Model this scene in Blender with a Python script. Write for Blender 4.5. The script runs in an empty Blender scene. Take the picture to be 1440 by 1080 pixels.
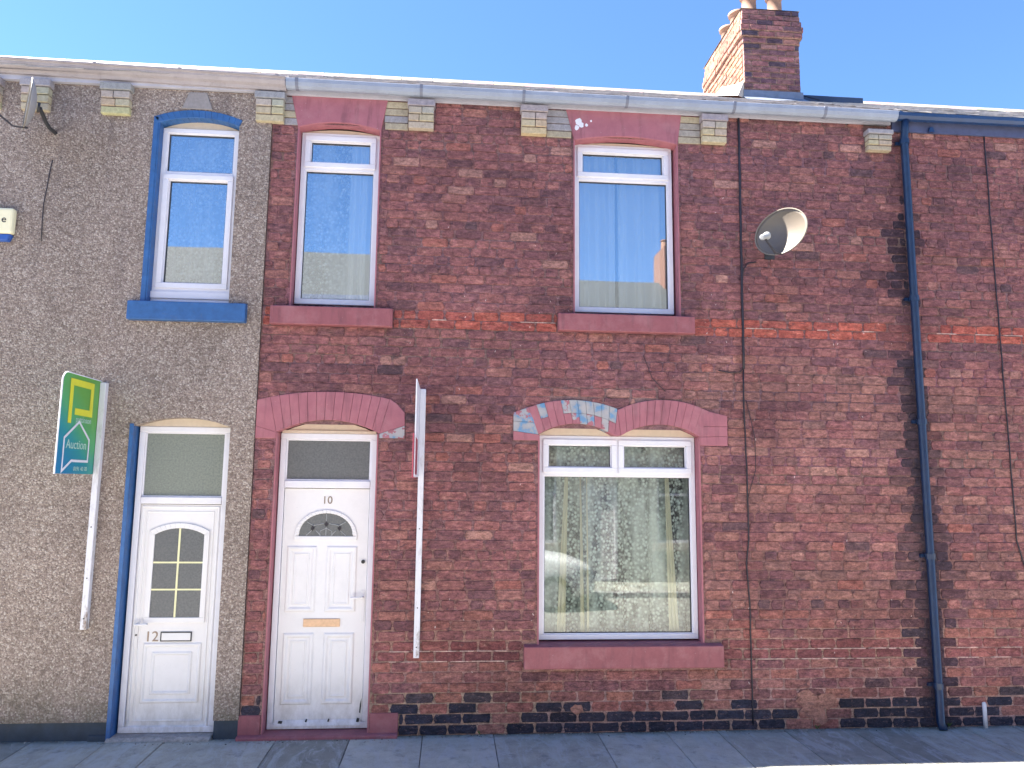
import bpy, math, random
from mathutils import Vector, Matrix
random.seed(7)
R = math.radians
sc = bpy.context.scene
col = sc.collection

# ------------------------------------------------------------------ camera, sky, sun, exposure
def setup():
    p, y, r = R(7.5764), R(4.6025), R(0.5957)
    f = Vector((math.sin(y)*math.cos(p), math.cos(y)*math.cos(p), math.sin(p)))
    r0 = Vector((math.cos(y), -math.sin(y), 0))
    u = r0.cross(f)
    rr = math.cos(r)*r0 + math.sin(r)*u
    uu = -math.sin(r)*r0 + math.cos(r)*u
    cd = bpy.data.cameras.new('camera'); cam = bpy.data.objects.new('camera', cd); col.objects.link(cam)
    m = Matrix((rr, uu, -f)).transposed().to_4x4()
    m.translation = Vector((0, -6.8, 2.155))
    cam.matrix_world = m
    cd.sensor_width = 36; cd.lens = 36*1050/1440; cd.clip_start = .05; cd.clip_end = 2000
    sc.camera = cam
    sun_to = Vector((-.70, .121, 1.0)).normalized()
    elev = math.asin(sun_to.z)
    w = bpy.data.worlds.new('World'); sc.world = w; w.use_nodes = True
    nt = w.node_tree; nt.nodes.clear()
    sky = nt.nodes.new('ShaderNodeTexSky'); sky.sky_type = 'NISHITA'; sky.sun_disc = False
    sky.sun_elevation = elev; sky.sun_rotation = math.atan2(sun_to.x, sun_to.y)
    sky.air_density = .85; sky.dust_density = 0; sky.ozone_density = 10.0
    bg = nt.nodes.new('ShaderNodeBackground'); bg.inputs[1].default_value = .048
    out = nt.nodes.new('ShaderNodeOutputWorld')
    nt.links.new(sky.outputs[0], bg.inputs[0]); nt.links.new(bg.outputs[0], out.inputs[0])
    sd = bpy.data.lights.new('sun', 'SUN'); sd.energy = 5.0; sd.angle = R(.5); sd.color = (1, .94, .84)
    so = bpy.data.objects.new('sun', sd); col.objects.link(so)
    so.rotation_euler = sun_to.to_track_quat('Z', 'Y').to_euler(); so.location = (0, 0, 30)
    vs = sc.view_settings; vs.view_transform = 'Standard'; vs.look = 'None'; vs.gamma = 1; vs.exposure = 3.0
setup()

# ------------------------------------------------------------------ helpers
def s2l(c):
    return tuple(((v/255)/12.92 if v/255 <= .04045 else ((v/255+.055)/1.055)**2.4) for v in c)

ORG = {}
M = {}
class MB:
    def __init__(s): s.v = []; s.f = []; s.m = []; s.c = []
    def add(s, vs, fs, c=(1, 1, 1), mi=0):
        b = len(s.v); s.v += [tuple(v) for v in vs]
        for f in fs: s.f.append(tuple(b+i for i in f)); s.m.append(mi); s.c.append(c)
    def box(s, x0, x1, y0, y1, z0, z1, c=(1, 1, 1), mi=0):
        s.add([(x0,y0,z0),(x1,y0,z0),(x1,y1,z0),(x0,y1,z0),(x0,y0,z1),(x1,y0,z1),(x1,y1,z1),(x0,y1,z1)],
              [(0,1,5,4),(1,2,6,5),(2,3,7,6),(3,0,4,7),(4,5,6,7),(3,2,1,0)], c, mi)
    def prism(s, poly, y0, y1, c=(1, 1, 1), mi=0, inset=0):
        """poly: counter-clockwise (x,z) seen from -y; front at y0"""
        n = len(poly)
        s.add([(x, y0, z) for x, z in poly]+[(x, y1, z) for x, z in poly],
              [tuple(range(n)), tuple(range(2*n-1, n-1, -1))]+[(i, n+i, n+(i+1) % n, (i+1) % n) for i in range(n)], c, mi)
    def prismx(s, poly, x0, x1, c=(1, 1, 1), mi=0):
        """poly in (y,z) extruded along x"""
        n = len(poly)
        s.add([(x0, y, z) for y, z in poly]+[(x1, y, z) for y, z in poly],
              [tuple(range(n-1, -1, -1)), tuple(range(n, 2*n))]+[(i, (i+1) % n, n+(i+1) % n, n+i) for i in range(n)], c, mi)
    def ring(s, x0, x1, z0, z1, w, y0, y1, c=(1, 1, 1), mi=0, wb=None):
        wb = wb or w
        s.box(x0, x1, y0, y1, z1-w, z1, c, mi); s.box(x0, x1, y0, y1, z0, z0+wb, c, mi)
        s.box(x0, x0+w, y0, y1, z0+wb, z1-w, c, mi); s.box(x1-w, x1, y0, y1, z0+wb, z1-w, c, mi)
    def mould(s, x0, x1, z0, z1, y, w=.03, h=.008, c=(1, 1, 1), mi=0):
        """moulded rectangle standing h proud of plane y"""
        def rect(i, yy): return [(x0+i, yy, z0+i), (x1-i, yy, z0+i), (x1-i, yy, z1-i), (x0+i, yy, z1-i)]
        vs = rect(0, y)+rect(w*.3, y-h)+rect(w*.65, y-h)+rect(w, y)
        fs = []
        for k in range(3):
            for i in range(4):
                j = (i+1) % 4; fs.append((4*k+i, 4*k+j, 4*k+4+j, 4*k+4+i))
        s.add(vs, fs, c, mi)
    def tube(s, path, r, n=8, c=(1, 1, 1), mi=0):
        path = [Vector(p) for p in path]; rings = []
        for i, p in enumerate(path):
            t = (path[min(i+1, len(path)-1)]-path[max(i-1, 0)]).normalized()
            a = t.orthogonal().normalized() if i == 0 else (a0 - t*a0.dot(t)).normalized()
            a0 = a; b = t.cross(a); rr = r[i] if isinstance(r, (list, tuple)) else r
            rings.append([p+a*math.cos(2*math.pi*k/n)*rr+b*math.sin(2*math.pi*k/n)*rr for k in range(n)])
        vs = [v for g in rings for v in g]; fs = []
        for i in range(len(rings)-1):
            for k in range(n):
                j = (k+1) % n; fs.append((i*n+k, i*n+j, (i+1)*n+j, (i+1)*n+k))
        fs.append(tuple(range(n-1, -1, -1))); fs.append(tuple(range((len(rings)-1)*n, len(rings)*n)))
        s.add(vs, fs, c, mi)
    def lathe(s, prof, cx, cy, n=16, c=(1, 1, 1), mi=0):
        vs = [(cx+r*math.cos(2*math.pi*k/n), cy+r*math.sin(2*math.pi*k/n), z) for r, z in prof for k in range(n)]
        fs = [(i*n+k, i*n+(k+1) % n, (i+1)*n+(k+1) % n, (i+1)*n+k) for i in range(len(prof)-1) for k in range(n)]
        s.add(vs, fs, c, mi)
    def build(s, name, mats, parent=None, bevel=0, smooth=False, solid=0):
        if mats is M.get('pink') or mats is M.get('pink2'): s.c = [(0, 0, 0) if c == (1, 1, 1) else c for c in s.c]
        me = bpy.data.meshes.new(name)
        org = ORG.get(parent.name, Vector()) if parent else Vector()
        me.from_pydata([tuple(Vector(v)-org) for v in s.v], [], s.f)
        mats = mats if isinstance(mats, (list, tuple)) else [mats]
        for m in mats: me.materials.append(m)
        me.polygons.foreach_set('material_index', s.m)
        at = me.color_attributes.new('col', 'FLOAT_COLOR', 'CORNER')
        buf = []
        for f, c in zip(s.f, s.c): buf += [c[0], c[1], c[2], 1]*len(f)
        at.data.foreach_set('color', buf)
        if smooth:
            me.polygons.foreach_set('use_smooth', [True]*len(s.f))
        me.update()
        o = bpy.data.objects.new(name, me); col.objects.link(o)
        ORG[o.name] = org
        if parent: o.parent = parent
        if bevel:
            b = o.modifiers.new('bevel', 'BEVEL'); b.width = bevel; b.segments = 2; b.limit_method = 'ANGLE'; b.angle_limit = R(40)
        if solid:
            b = o.modifiers.new('solid', 'SOLIDIFY'); b.thickness = solid
        return o

def tag(o, label=None, cat=None, group=None, kind=None):
    if label: o['label'] = label
    if cat: o['category'] = cat
    if group: o['group'] = group
    if kind: o['kind'] = kind
    return o
def thing(name, loc, label, cat, group=None):
    o = bpy.data.objects.new(name, None); col.objects.link(o); o.location = loc; o.empty_display_size = .1
    ORG[o.name] = Vector(loc)
    return tag(o, label, cat, group)
def textmesh(body, size, mat, parent, name, mtx, depth=.001):
    """built-in font text turned into a mesh; mtx places its xy plane"""
    cu = bpy.data.curves.new('t', 'FONT'); cu.body = body; cu.size = size; cu.extrude = depth; cu.align_x = 'CENTER'; cu.align_y = 'CENTER'
    to = bpy.data.objects.new('t', cu); col.objects.link(to)
    dg = bpy.context.evaluated_depsgraph_get()
    me = bpy.data.meshes.new_from_object(to.evaluated_get(dg))
    bpy.data.objects.remove(to); bpy.data.curves.remove(cu)
    org = ORG.get(parent.name, Vector())
    me.transform(Matrix.Translation(-org) @ mtx)
    me.materials.clear(); me.materials.append(mat)
    o = bpy.data.objects.new(name, me); col.objects.link(o); o.parent = parent; ORG[o.name] = org
    return o
FRONT = lambda x, y, z: Matrix.Translation((x, y, z)) @ Matrix.Rotation(R(90), 4, 'X')            # faces -y
SIDE = lambda x, y, z: Matrix.Translation((x, y, z)) @ Matrix.Rotation(R(90), 4, 'Z') @ Matrix.Rotation(R(90), 4, 'X')   # faces +x

# ------------------------------------------------------------------ materials
class N:
    def __init__(s, name):
        s.m = bpy.data.materials.new(name); s.m.use_nodes = True; s.t = s.m.node_tree; s.t.nodes.clear()
        s.out = s.t.nodes.new('ShaderNodeOutputMaterial'); s.co = s.t.nodes.new('ShaderNodeTexCoord').outputs['Object']
    def n(s, k, **kw):
        nd = s.t.nodes.new(k)
        for a, b in kw.items(): setattr(nd, a, b)
        return nd
    def l(s, a, b): s.t.links.new(a, b)
    def noise(s, scale, detail=4, rough=.6, vec=None, out='Fac', dist=0):
        nd = s.n('ShaderNodeTexNoise'); nd.inputs['Scale'].default_value = scale; nd.inputs['Detail'].default_value = detail
        nd.inputs['Roughness'].default_value = rough; nd.inputs['Distortion'].default_value = dist
        s.l(vec or s.co, nd.inputs['Vector']); return nd.outputs[out]
    def rng(s, v, a, b, c, d):
        nd = s.n('ShaderNodeMapRange'); 
        for i, x in enumerate((a, b, c, d)): nd.inputs[i+1].default_value = x
        s.l(v, nd.inputs[0]); return nd.outputs[0]
    def ramp(s, v, stops, interp='LINEAR'):
        nd = s.n('ShaderNodeValToRGB'); cr = nd.color_ramp; cr.interpolation = interp
        while len(cr.elements) < len(stops): cr.elements.new(.5)
        for e, (p, c) in zip(cr.elements, stops): e.position = p; e.color = (*c, 1)
        s.l(v, nd.inputs[0]); return nd.outputs[0]
    def mix(s, fac, a, b, mode='MIX'):
        nd = s.n('ShaderNodeMix', data_type='RGBA', blend_type=mode)
        for sock, v in ((nd.inputs[0], fac), (nd.inputs[6], a), (nd.inputs[7], b)):
            if isinstance(v, (int, float)): sock.default_value = v
            elif isinstance(v, tuple): sock.default_value = (*v, 1)
            else: s.l(v, sock)
        return nd.outputs[2]
    def math(s, op, a, b=0):
        nd = s.n('ShaderNodeMath', operation=op)
        for sock, v in ((nd.inputs[0], a), (nd.inputs[1], b)):
            if isinstance(v, (int, float)): sock.default_value = v
            else: s.l(v, sock)
        return nd.outputs[0]
    def attr(s, name='col'):
        nd = s.n('ShaderNodeVertexColor'); nd.layer_name = name; return nd.outputs[0]
    def scale(s, x, y, z):
        nd = s.n('ShaderNodeMapping'); nd.inputs['Scale'].default_value = (x, y, z); s.l(s.co, nd.inputs[0]); return nd.outputs[0]
    def xyz(s):
        nd = s.n('ShaderNodeSeparateXYZ'); s.l(s.co, nd.inputs[0]); return nd.outputs
    def pbr(s, c, rough=.8, bump=None, bstr=.3, bdist=.004, metal=0, spec=.5):
        p = s.n('ShaderNodeBsdfPrincipled')
        if isinstance(c, tuple): p.inputs['Base Color'].default_value = (*c, 1)
        else: s.l(c, p.inputs['Base Color'])
        if isinstance(rough, (int, float)): p.inputs['Roughness'].default_value = rough
        else: s.l(rough, p.inputs['Roughness'])
        p.inputs['Metallic'].default_value = metal; p.inputs['Specular IOR Level'].default_value = spec
        if bump is not None:
            b = s.n('ShaderNodeBump'); b.inputs['Strength'].default_value = bstr; b.inputs['Distance'].default_value = bdist
            s.l(bump, b.inputs['Height']); s.l(b.outputs[0], p.inputs['Normal'])
        s.l(p.outputs[0], s.out.inputs[0]); return s.m

def plain(name, rgb, rough=.5, var=.08, vscale=6, metal=0, bump=.15, dirt=0, spec=.5):
    n = N(name); c = s2l(rgb)
    v = n.rng(n.noise(vscale, 6, .65), .3, .7, 1-var, 1+var)
    cc = n.mix(1.0, c, n.ramp(v, [(0, (0, 0, 0)), (1, (1, 1, 1))]), 'MULTIPLY') if False else None
    nd = n.n('ShaderNodeVectorMath', operation='SCALE'); nd.inputs[0].default_value = c; n.l(v, nd.inputs['Scale'])
    cc = nd.outputs[0]
    if dirt:
        d = n.rng(n.noise(14, 8, .75, dist=.5), .56, .72, 0, dirt)
        cc = n.mix(d, cc, s2l((95, 88, 86)))
    return n.pbr(cc, rough, n.noise(90, 4), bump, .002, metal, spec)

def brick_mat():
    n = N('brick')
    c = n.attr()
    return wall_finish(n, c, .46)
def wall_finish(n, c, k):
    """weathering shared by bricks and joints: lime and soot smeared over both"""
    lo = n.rng(n.noise(1.1, 4, .6), .35, .65, .84, 1.16)
    md = n.rng(n.noise(17, 7, .82, vec=n.scale(.8, 1, 1.9)), .37, .63, .52, 1.56)
    fi = n.rng(n.noise(70, 5, .75), .36, .64, .76, 1.28)
    sm = n.ramp(n.noise(11, 7, .72, vec=n.scale(.75, 1, 1.7), dist=.5), [(.34, s2l((68, 55, 62))), (.44, s2l((106, 77, 81))), (.54, s2l((130, 91, 89))), (.62, s2l((154, 114, 106))), (.70, s2l((178, 143, 132)))])
    bw = n.n('ShaderNodeRGBToBW'); n.l(c, bw.inputs[0])
    c = n.mix(n.rng(bw.outputs[0], .035, .085, .06, k), c, sm)          # old black bricks take little of it
    f = n.math('MULTIPLY', n.math('MULTIPLY', lo, md), fi)
    nd = n.n('ShaderNodeVectorMath', operation='SCALE'); n.l(c, nd.inputs[0]); n.l(f, nd.inputs['Scale'])
    cc = nd.outputs[0]
    li = n.rng(n.noise(24, 7, .78, vec=n.scale(.8, 1, 2), dist=.7), .57, .68, 0, .7)
    cc = n.mix(li, cc, s2l((164, 126, 118)))
    so = n.rng(n.noise(13, 6, .72, vec=n.scale(.9, 1.7, 1.9), dist=.8), .57, .68, 0, .75)
    cc = n.mix(so, cc, s2l((66, 54, 64)))
    return n.pbr(cc, .92, n.noise(60, 6, .75), .55, .006, spec=.2)
def mortar_mat():
    n = N('mortar')
    c = n.attr()
    return wall_finish(n, c, .34)
def pebble_mat():
    n = N('pebbledash')
    v = n.n('ShaderNodeTexVoronoi'); v.inputs['Scale'].default_value = 74; v.inputs['Randomness'].default_value = 1
    wv = n.n('ShaderNodeVectorMath', operation='ADD'); n.l(n.co, wv.inputs[0])
    ns = n.n('ShaderNodeVectorMath', operation='SCALE'); ns.inputs['Scale'].default_value = .02
    n.l(n.noise(30, 3, .6, out='Color'), ns.inputs[0]); n.l(ns.outputs[0], wv.inputs[1]); n.l(wv.outputs[0], v.inputs['Vector'])
    sp = n.n('ShaderNodeSeparateColor'); n.l(v.outputs['Color'], sp.inputs[0])
    c = n.ramp(sp.outputs[0], [(0, s2l((112, 99, 93))), (.25, s2l((138, 123, 115))), (.5, s2l((152, 137, 128))), (.75, s2l((165, 151, 142))), (1, s2l((188, 177, 168)))])
    c = n.mix(n.rng(v.outputs['Distance'], .3, .8, 0, .6), c, s2l((106, 93, 88)))
    big = n.rng(n.noise(.9, 6, .65), .35, .65, .90, 1.16)
    sc_ = n.n('ShaderNodeVectorMath', operation='SCALE'); n.l(c, sc_.inputs[0]); n.l(big, sc_.inputs['Scale'])
    z = n.xyz()[2]
    grime = n.math('MULTIPLY', n.rng(z, .15, .55, 1, 0), n.rng(n.noise(5, 5, .7), .35, .6, 0, .55))   # splash-back algae above the plinth
    c = n.mix(grime, sc_.outputs[0], s2l((92, 90, 72)))
    run = n.math('MULTIPLY', n.rng(n.noise(7, 4, .6, vec=n.scale(1, 1, .06)), .52, .7, 0, .35), n.rng(z, 2.6, 5.6, .2, 1))  # rain streaks under the eaves
    c = n.mix(run, c, s2l((96, 88, 92)))
    return n.pbr(c, .9, n.rng(v.outputs['Distance'], 0, .7, 1, 0), .8, .008, spec=.25)
def pink_mat(name, rgb, rgb2):
    """paint over brick; the corner colour's red says how much has peeled"""
    n = N(name)
    base = n.mix(n.rng(n.noise(9, 6, .7), .35, .65, 0, 1), s2l(rgb), s2l(rgb2))
    base = n.mix(n.rng(n.noise(16, 5, .65, vec=n.scale(1, 1, .12)), .52, .68, 0, .4), base, s2l((96, 64, 70)))      # rain-washed dirt
    base = n.mix(n.rng(n.noise(5, 5, .7), .5, .7, 0, .3), base, s2l((178, 132, 136)))
    chip = n.math('GREATER_THAN', n.noise(60, 4, .7), .715)
    base = n.mix(chip, base, s2l((205, 190, 195)))
    sp = n.n('ShaderNodeSeparateColor'); n.l(n.attr(), sp.inputs[0])
    under = n.ramp(n.noise(9, 4, .6), [(.40, s2l((100, 138, 172))), (.47, s2l((150, 152, 158))), (.62, s2l((168, 162, 162)))])
    fac = n.math('GREATER_THAN', n.math('ADD', n.math('MULTIPLY', sp.outputs[0], .5), n.noise(16, 5, .65)), .80)
    return n.pbr(n.mix(fac, base, under), .62, n.noise(55, 5, .7), .35, .003, spec=.35)
def upvc_mat(name, rgb, dirt=.25):
    n = N(name)
    d = n.rng(n.noise(5, 7, .75), .48, .75, 0, dirt)
    c = n.mix(d, s2l(rgb), s2l((178, 176, 178)))
    low = n.math('MULTIPLY', n.rng(n.xyz()[2], .02, .50, 1, 0), n.rng(n.noise(9, 6, .75, vec=n.scale(1, 1, .5)), .38, .66, 0, .65))
    c = n.mix(low, c, s2l((150, 142, 134)))            # splashed dirt low on the doors
    sp_ = n.math('GREATER_THAN', n.noise(48, 3, .7), .74); c = n.mix(n.math('MULTIPLY', sp_, .5), c, s2l((120, 112, 108)))
    return n.pbr(c, .35, n.noise(40, 3), .08, .002, spec=.45)
def glass_mat(name, boost=.16, tint=(.93, .96, .96), wob=.02, rough=.005):
    n = N(name)
    tr = n.n('ShaderNodeBsdfTransparent'); tr.inputs[0].default_value = (*tint, 1)
    gl = n.n('ShaderNodeBsdfGlossy'); gl.inputs['Roughness'].default_value = rough; gl.inputs[0].default_value = (1, 1, 1, 1)
    b = n.n('ShaderNodeBump'); b.inputs['Strength'].default_value = wob; b.inputs['Distance'].default_value = .02
    n.l(n.noise(2.2, 1, .4), b.inputs['Height']); n.l(b.outputs[0], gl.inputs['Normal'])
    fr = n.n('ShaderNodeFresnel'); fr.inputs[0].default_value = 1.5
    f = n.math('ADD', fr.outputs[0], boost)
    mx = n.n('ShaderNodeMixShader'); n.l(f, mx.inputs[0]); n.l(tr.outputs[0], mx.inputs[1]); n.l(gl.outputs[0], mx.inputs[2])
    n.l(mx.outputs[0], n.out.inputs[0]); return n.m
def cloth_mat(name, rgb, alpha=0, pattern=None, translucent=.4):
    n = N(name)
    d = n.n('ShaderNodeBsdfDiffuse'); t = n.n('ShaderNodeBsdfTranslucent')
    d.inputs[0].default_value = (*s2l(rgb), 1); t.inputs[0].default_value = (*s2l(rgb), 1)
    m1 = n.n('ShaderNodeMixShader'); m1.inputs[0].default_value = translucent; n.l(d.outputs[0], m1.inputs[1]); n.l(t.outputs[0], m1.inputs[2])
    tr = n.n('ShaderNodeBsdfTransparent'); m2 = n.n('ShaderNodeMixShader')
    if pattern:
        v = n.n('ShaderNodeTexVoronoi'); v.inputs['Scale'].default_value = pattern; n.l(n.co, v.inputs['Vector'])
        a = n.rng(v.outputs['Distance'], .22, .55, max(alpha-.3, 0), alpha+.22)
        a = n.math('MULTIPLY', a, n.rng(n.noise(pattern*.8, 4), .35, .6, .6, 1.25))
        a = n.math('MULTIPLY', a, n.rng(n.noise(5.5, 3, .6, vec=n.scale(1, 1, .10)), .38, .62, .35, 1.7))      # folds bunch the threads
        n.l(a, m2.inputs[0])
    else: m2.inputs[0].default_value = alpha
    n.l(m1.outputs[0], m2.inputs[1]); n.l(tr.outputs[0], m2.inputs[2]); n.l(m2.outputs[0], n.out.inputs[0]); return n.m
def attr_mat(name, rough=.85, lo=.8, hi=1.2, sc1=8, bump=.4, bd=.004, spec=.3, streak=False):
    n = N(name)
    f = n.math('MULTIPLY', n.rng(n.noise(sc1, 7, .7), .3, .7, lo, hi), n.rng(n.noise(110, 4, .7), .3, .7, .88, 1.12))
    nd = n.n('ShaderNodeVectorMath', operation='SCALE'); n.l(n.attr(), nd.inputs[0]); n.l(f, nd.inputs['Scale'])
    c = nd.outputs[0]
    if streak:
        c = n.mix(n.rng(n.noise(3.6, 7, .72, vec=n.scale(1.9, .55, 1), dist=1.2), .49, .60, 0, .55), c, s2l((176, 178, 178)))
        c = n.mix(n.rng(n.noise(7, 6, .7), .56, .68, 0, .5), c, s2l((96, 98, 100)))
        gy = n.math('MULTIPLY', n.rng(n.xyz()[1], -.10, -.01, 0, 1), n.rng(n.noise(12, 5, .7), .35, .6, .1, .9))
        c = n.mix(gy, c, s2l((74, 72, 66)))           # grit along the foot of the wall
        c = n.mix(n.rng(n.noise(40, 3, .6), .70, .74, 0, .6), c, s2l((70, 70, 72)))
    return n.pbr(c, rough, n.noise(90, 5, .7), bump, bd, spec=spec)
def post_mat():
    n = N('white_post')
    d = n.rng(n.noise(11, 7, .78, vec=n.scale(1, 1, .35)), .50, .64, 0, .8)
    z = n.xyz()[2]
    d = n.math('MULTIPLY', d, n.rng(z, 0, 1.1, 1.25, .35))
    return n.pbr(n.mix(d, s2l((212, 210, 216)), s2l((122, 100, 84))), .6, n.noise(40, 4), .2, .003, spec=.35)
def board_mat():
    """printed board: green at the top right running to teal blue at the bottom left"""
    n = N('board_print'); y_, z_ = n.xyz()[1], n.xyz()[2]
    g = n.math('ADD', n.rng(y_, -.66, -.10, 0, .55), n.rng(z_, 1.35, 2.0, -.12, .75))
    c = n.ramp(g, [(0, s2l((20, 120, 170))), (.35, s2l((30, 140, 150))), (.62, s2l((80, 165, 110))), (1, s2l((98, 160, 72)))])
    return n.pbr(c, .4, spec=.4)

M.update(
    brick=brick_mat(), mortar=mortar_mat(), pebble=pebble_mat(),
    pink=pink_mat('pink_paint', (166, 104, 113), (154, 95, 105)), pink2=pink_mat('pink_sill_paint', (148, 88, 94), (136, 80, 86)),
    blue=plain('blue_paint', (46, 90, 144), .5, .22, 12, dirt=.4), 
    plinth=plain('plinth_paint', (44, 56, 70), .6, .3, 9, dirt=.3),
    upvc=upvc_mat('white_upvc', (222, 220, 228)), door=upvc_mat('door_white', (222, 219, 221), .18), seal=plain('rubber_seal', (60, 60, 66), .6),
    cream=plain('cream_board', (200, 184, 168), .6, .08, 20), bars=plain('glazing_bar', (226, 222, 178), .5),
    glass=glass_mat('window_glass', .28), glassdim=glass_mat('window_glass_lower', .035), obsc=None,
    steel=plain('steel', (170, 172, 176), .3, metal=.9), brass=plain('brass_plate', (205, 170, 140), .45, .15, 30, metal=.3),
    dark=plain('dark_metal', (46, 46, 50), .5), black=plain('black_cable', (34, 30, 40), .55),
    gutter_w=plain('white_gutter', (140, 148, 166), .4, .12, 5, dirt=.3), gutter_b=plain('beige_gutter', (150, 142, 146), .5, .14, 6, dirt=.35),
    gutter_d=plain('blue_black_gutter', (28, 56, 98), .35, .15, 8), fascia_w=plain('white_fascia', (176, 174, 186), .5, .1, 6, dirt=.25),
    fascia_d=plain('weathered_fascia', (74, 80, 112), .7, .2, 10), pipe=plain('painted_iron_pipe', (24, 44, 74), .35, .2, 10),
    corbel=attr_mat('cream_brick', .85, .75, 1.2, 30), stone=attr_mat('slab', .85, .8, 1.2, 6, streak=True),
    slate=attr_mat('slate', .6, .75, 1.25, 12, .4, .004, .4), lead2=plain('dark_lead', (44, 58, 84), .5, .2, 8), lead=plain('lead', (112, 120, 136), .5, .2, 8, metal=.3),
    clay=plain('clay_pot', (126, 96, 80), .8, .2, 10, dirt=.3), limew=plain('mortar_fillet', (170, 160, 150), .9, .15, 10),
    dishm=plain('dish_paint', (96, 88, 80), .45, .06, 8), dishl=plain('pale_dish_paint', (160, 158, 160), .45, .06, 8), lnb=plain('lnb_plastic', (146, 148, 152), .4), rimm=plain('dish_rim', (120, 114, 106), .4),
    post=post_mat(), signw=plain('sign_white', (226, 226, 236), .4, .06),
    signl=plain('sign_pale_print', (176, 208, 196), .45, .05), signr=plain('sign_red', (150, 58, 76), .45, .08), signy=plain('sign_yellow', (218, 216, 60), .45), board=board_mat(),
    alarm=plain('alarm_cream', (232, 224, 190), .45, .04), alarmb=plain('alarm_blue', (44, 84, 160), .35),
    room=plain('room_plaster', (84, 80, 76), .9, .1), net=cloth_mat('net', (236, 242, 248), .30, 30, .12), voile=cloth_mat('voile', (225, 230, 236), .42, 30, .15),
    curtain=cloth_mat('white_curtain', (244, 246, 250), 0, None, .08), ccream=cloth_mat('cream_curtain', (236, 230, 206), 0, None, .1),
    lace=cloth_mat('lace', (240, 248, 240), .25, 30, .15),
)
def obscure(c1, c2):
    n = N('obscured_glass')
    c = n.mix(n.rng(n.noise(60, 3, .6), .35, .65, 0, 1), s2l(c1), s2l(c2))
    return n.pbr(c, .22, n.noise(70, 3), .35, .004, spec=.6)
M['obsc'] = obscure((84, 86, 90), (98, 100, 102)); M['obsl'] = obscure((112, 118, 112), (128, 134, 126)); M['keyst'] = plain('smooth_render', (140, 134, 134), .9, .15, 30)

# ------------------------------------------------------------------ the setting: ground, pavement, road
def jit(a): return random.uniform(-a, a)
def ground():
    g = MB(); g.box(-400, 400, -400, 400, -.6, -.26)
    tag(g.build('ground', plain('earth', (120, 112, 100), .95)), kind='structure')
    r = MB(); r.box(-60, 60, -8.2, -2.12, -.25, -.12, s2l((132, 130, 126)))
    tag(r.build('road', attr_mat('asphalt', .9, .8, 1.2, 3)), kind='structure')
    def slabs(y_list, name):
        m = MB()
        for (ya, yb) in y_list:
            x = -14 + random.uniform(0, .3)
            while x < 16:
                w = random.choice((.46, .61, .61, .91)); t = random.choice((.7, .8, 1, 1.05, 1.2))
                c = tuple(v*t for v in s2l((158, 156, 146)))
                dz = jit(.0025); g_ = .005
                m.add([(x+g_, ya+g_, dz+jit(.001)-.002), (x+w-g_, ya+g_, dz+jit(.001)-.002), (x+w-g_, yb-g_, dz+jit(.001)), (x+g_, yb-g_, dz+jit(.001)),
                       (x, ya, -.02), (x+w, ya, -.02), (x+w, yb, -.02), (x, yb, -.02)],
                      [(0, 1, 2, 3), (4, 5, 1, 0), (5, 6, 2, 1), (6, 7, 3, 2), (7, 4, 0, 3)], c)
                x += w
        y0 = min(a for a, b in y_list); y1 = max(b for a, b in y_list)
        m.box(-14, 16, y0, y1, -.2, -.012, s2l((84, 82, 80)))
        m.box(-60, -14.01, y0, y1, -.2, 0, s2l((118, 121, 126))); m.box(16.7, 60, y0, y1, -.2, 0, s2l((118, 121, 126)))
        tag(m.build(name, M['stone']), kind='structure')
    slabs([(-.90, .0), (-1.32, -.90), (-1.96, -1.32)], 'pavement')
    slabs([(-9.8, -9.2), (-9.2, -8.37)], 'pavement_opposite')
    for ya, yb, nm in ((-2.12, -1.965, 'kerb'), (-8.365, -8.2, 'kerb_opposite')):
        k = MB(); x = -14
        while x < 16: k.box(x+.004, x+.911, ya, yb, -.2, -.003+jit(.002), tuple(v*(1+jit(.1)) for v in s2l((150, 148, 146)))); x += .915
        tag(k.build(nm, M['stone'], bevel=.012), kind='structure')
ground()

# ------------------------------------------------------------------ brickwork
C = .0868
PAL = [((122, 74, 76), 7), ((128, 78, 78), 6), ((108, 69, 74), 6), ((98, 64, 70), 4), ((136, 84, 80), 4), ((144, 96, 88), 2.4), ((94, 64, 70), 2), ((146, 84, 72), .8), ((162, 120, 108), .7), ((80, 62, 68), .6)]
PALX = [s2l(c) for c, w in PAL]; PALW = [w for c, w in PAL]
def one_brick(mb, x0, x1, z0, z1, c, y=0., pr=.007, mi=0, irr=.008):
    h = .0028
    x0 += h+jit(.002); x1 -= h+jit(.002); z0 += .004+jit(.0015); z1 -= .004+jit(.0015)
    ch = min(.007+random.random()*.008, (x1-x0)*.3)
    o = [(x0+ch, z0), ((x0+x1)/2, z0+jit(irr*.6)), (x1-ch, z0), (x1+jit(irr*.4), (z0+z1)/2), (x1-ch, z1), ((x0+x1)/2, z1+jit(irr*.6)), (x0+ch, z1), (x0+jit(irr*.4), (z0+z1)/2)]
    cs = [(x0, z0, 0), None]
    o = [(px+jit(irr*.5), pz+jit(irr*.35)) for px, pz in o]
    cx, cz = (x0+x1)/2, (z0+z1)/2
    p = pr+jit(.002); tx, tz = jit(.0012), jit(.0012)
    ins = .0045
    inner = [(px+(ins if px < cx else -ins), y-p+tx*(1 if px > cx else -1)+tz*(1 if pz > cz else -1), pz+(ins*.8 if pz < cz else -ins*.8)) for px, pz in o]
    outer = [(px, y+.002, pz) for px, pz in o]
    n = 8
    mb.add(inner+outer, [tuple(range(n))]+[(i, n+i, n+(i+1) % n, (i+1) % n) for i in range(n)], c, mi)
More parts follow.
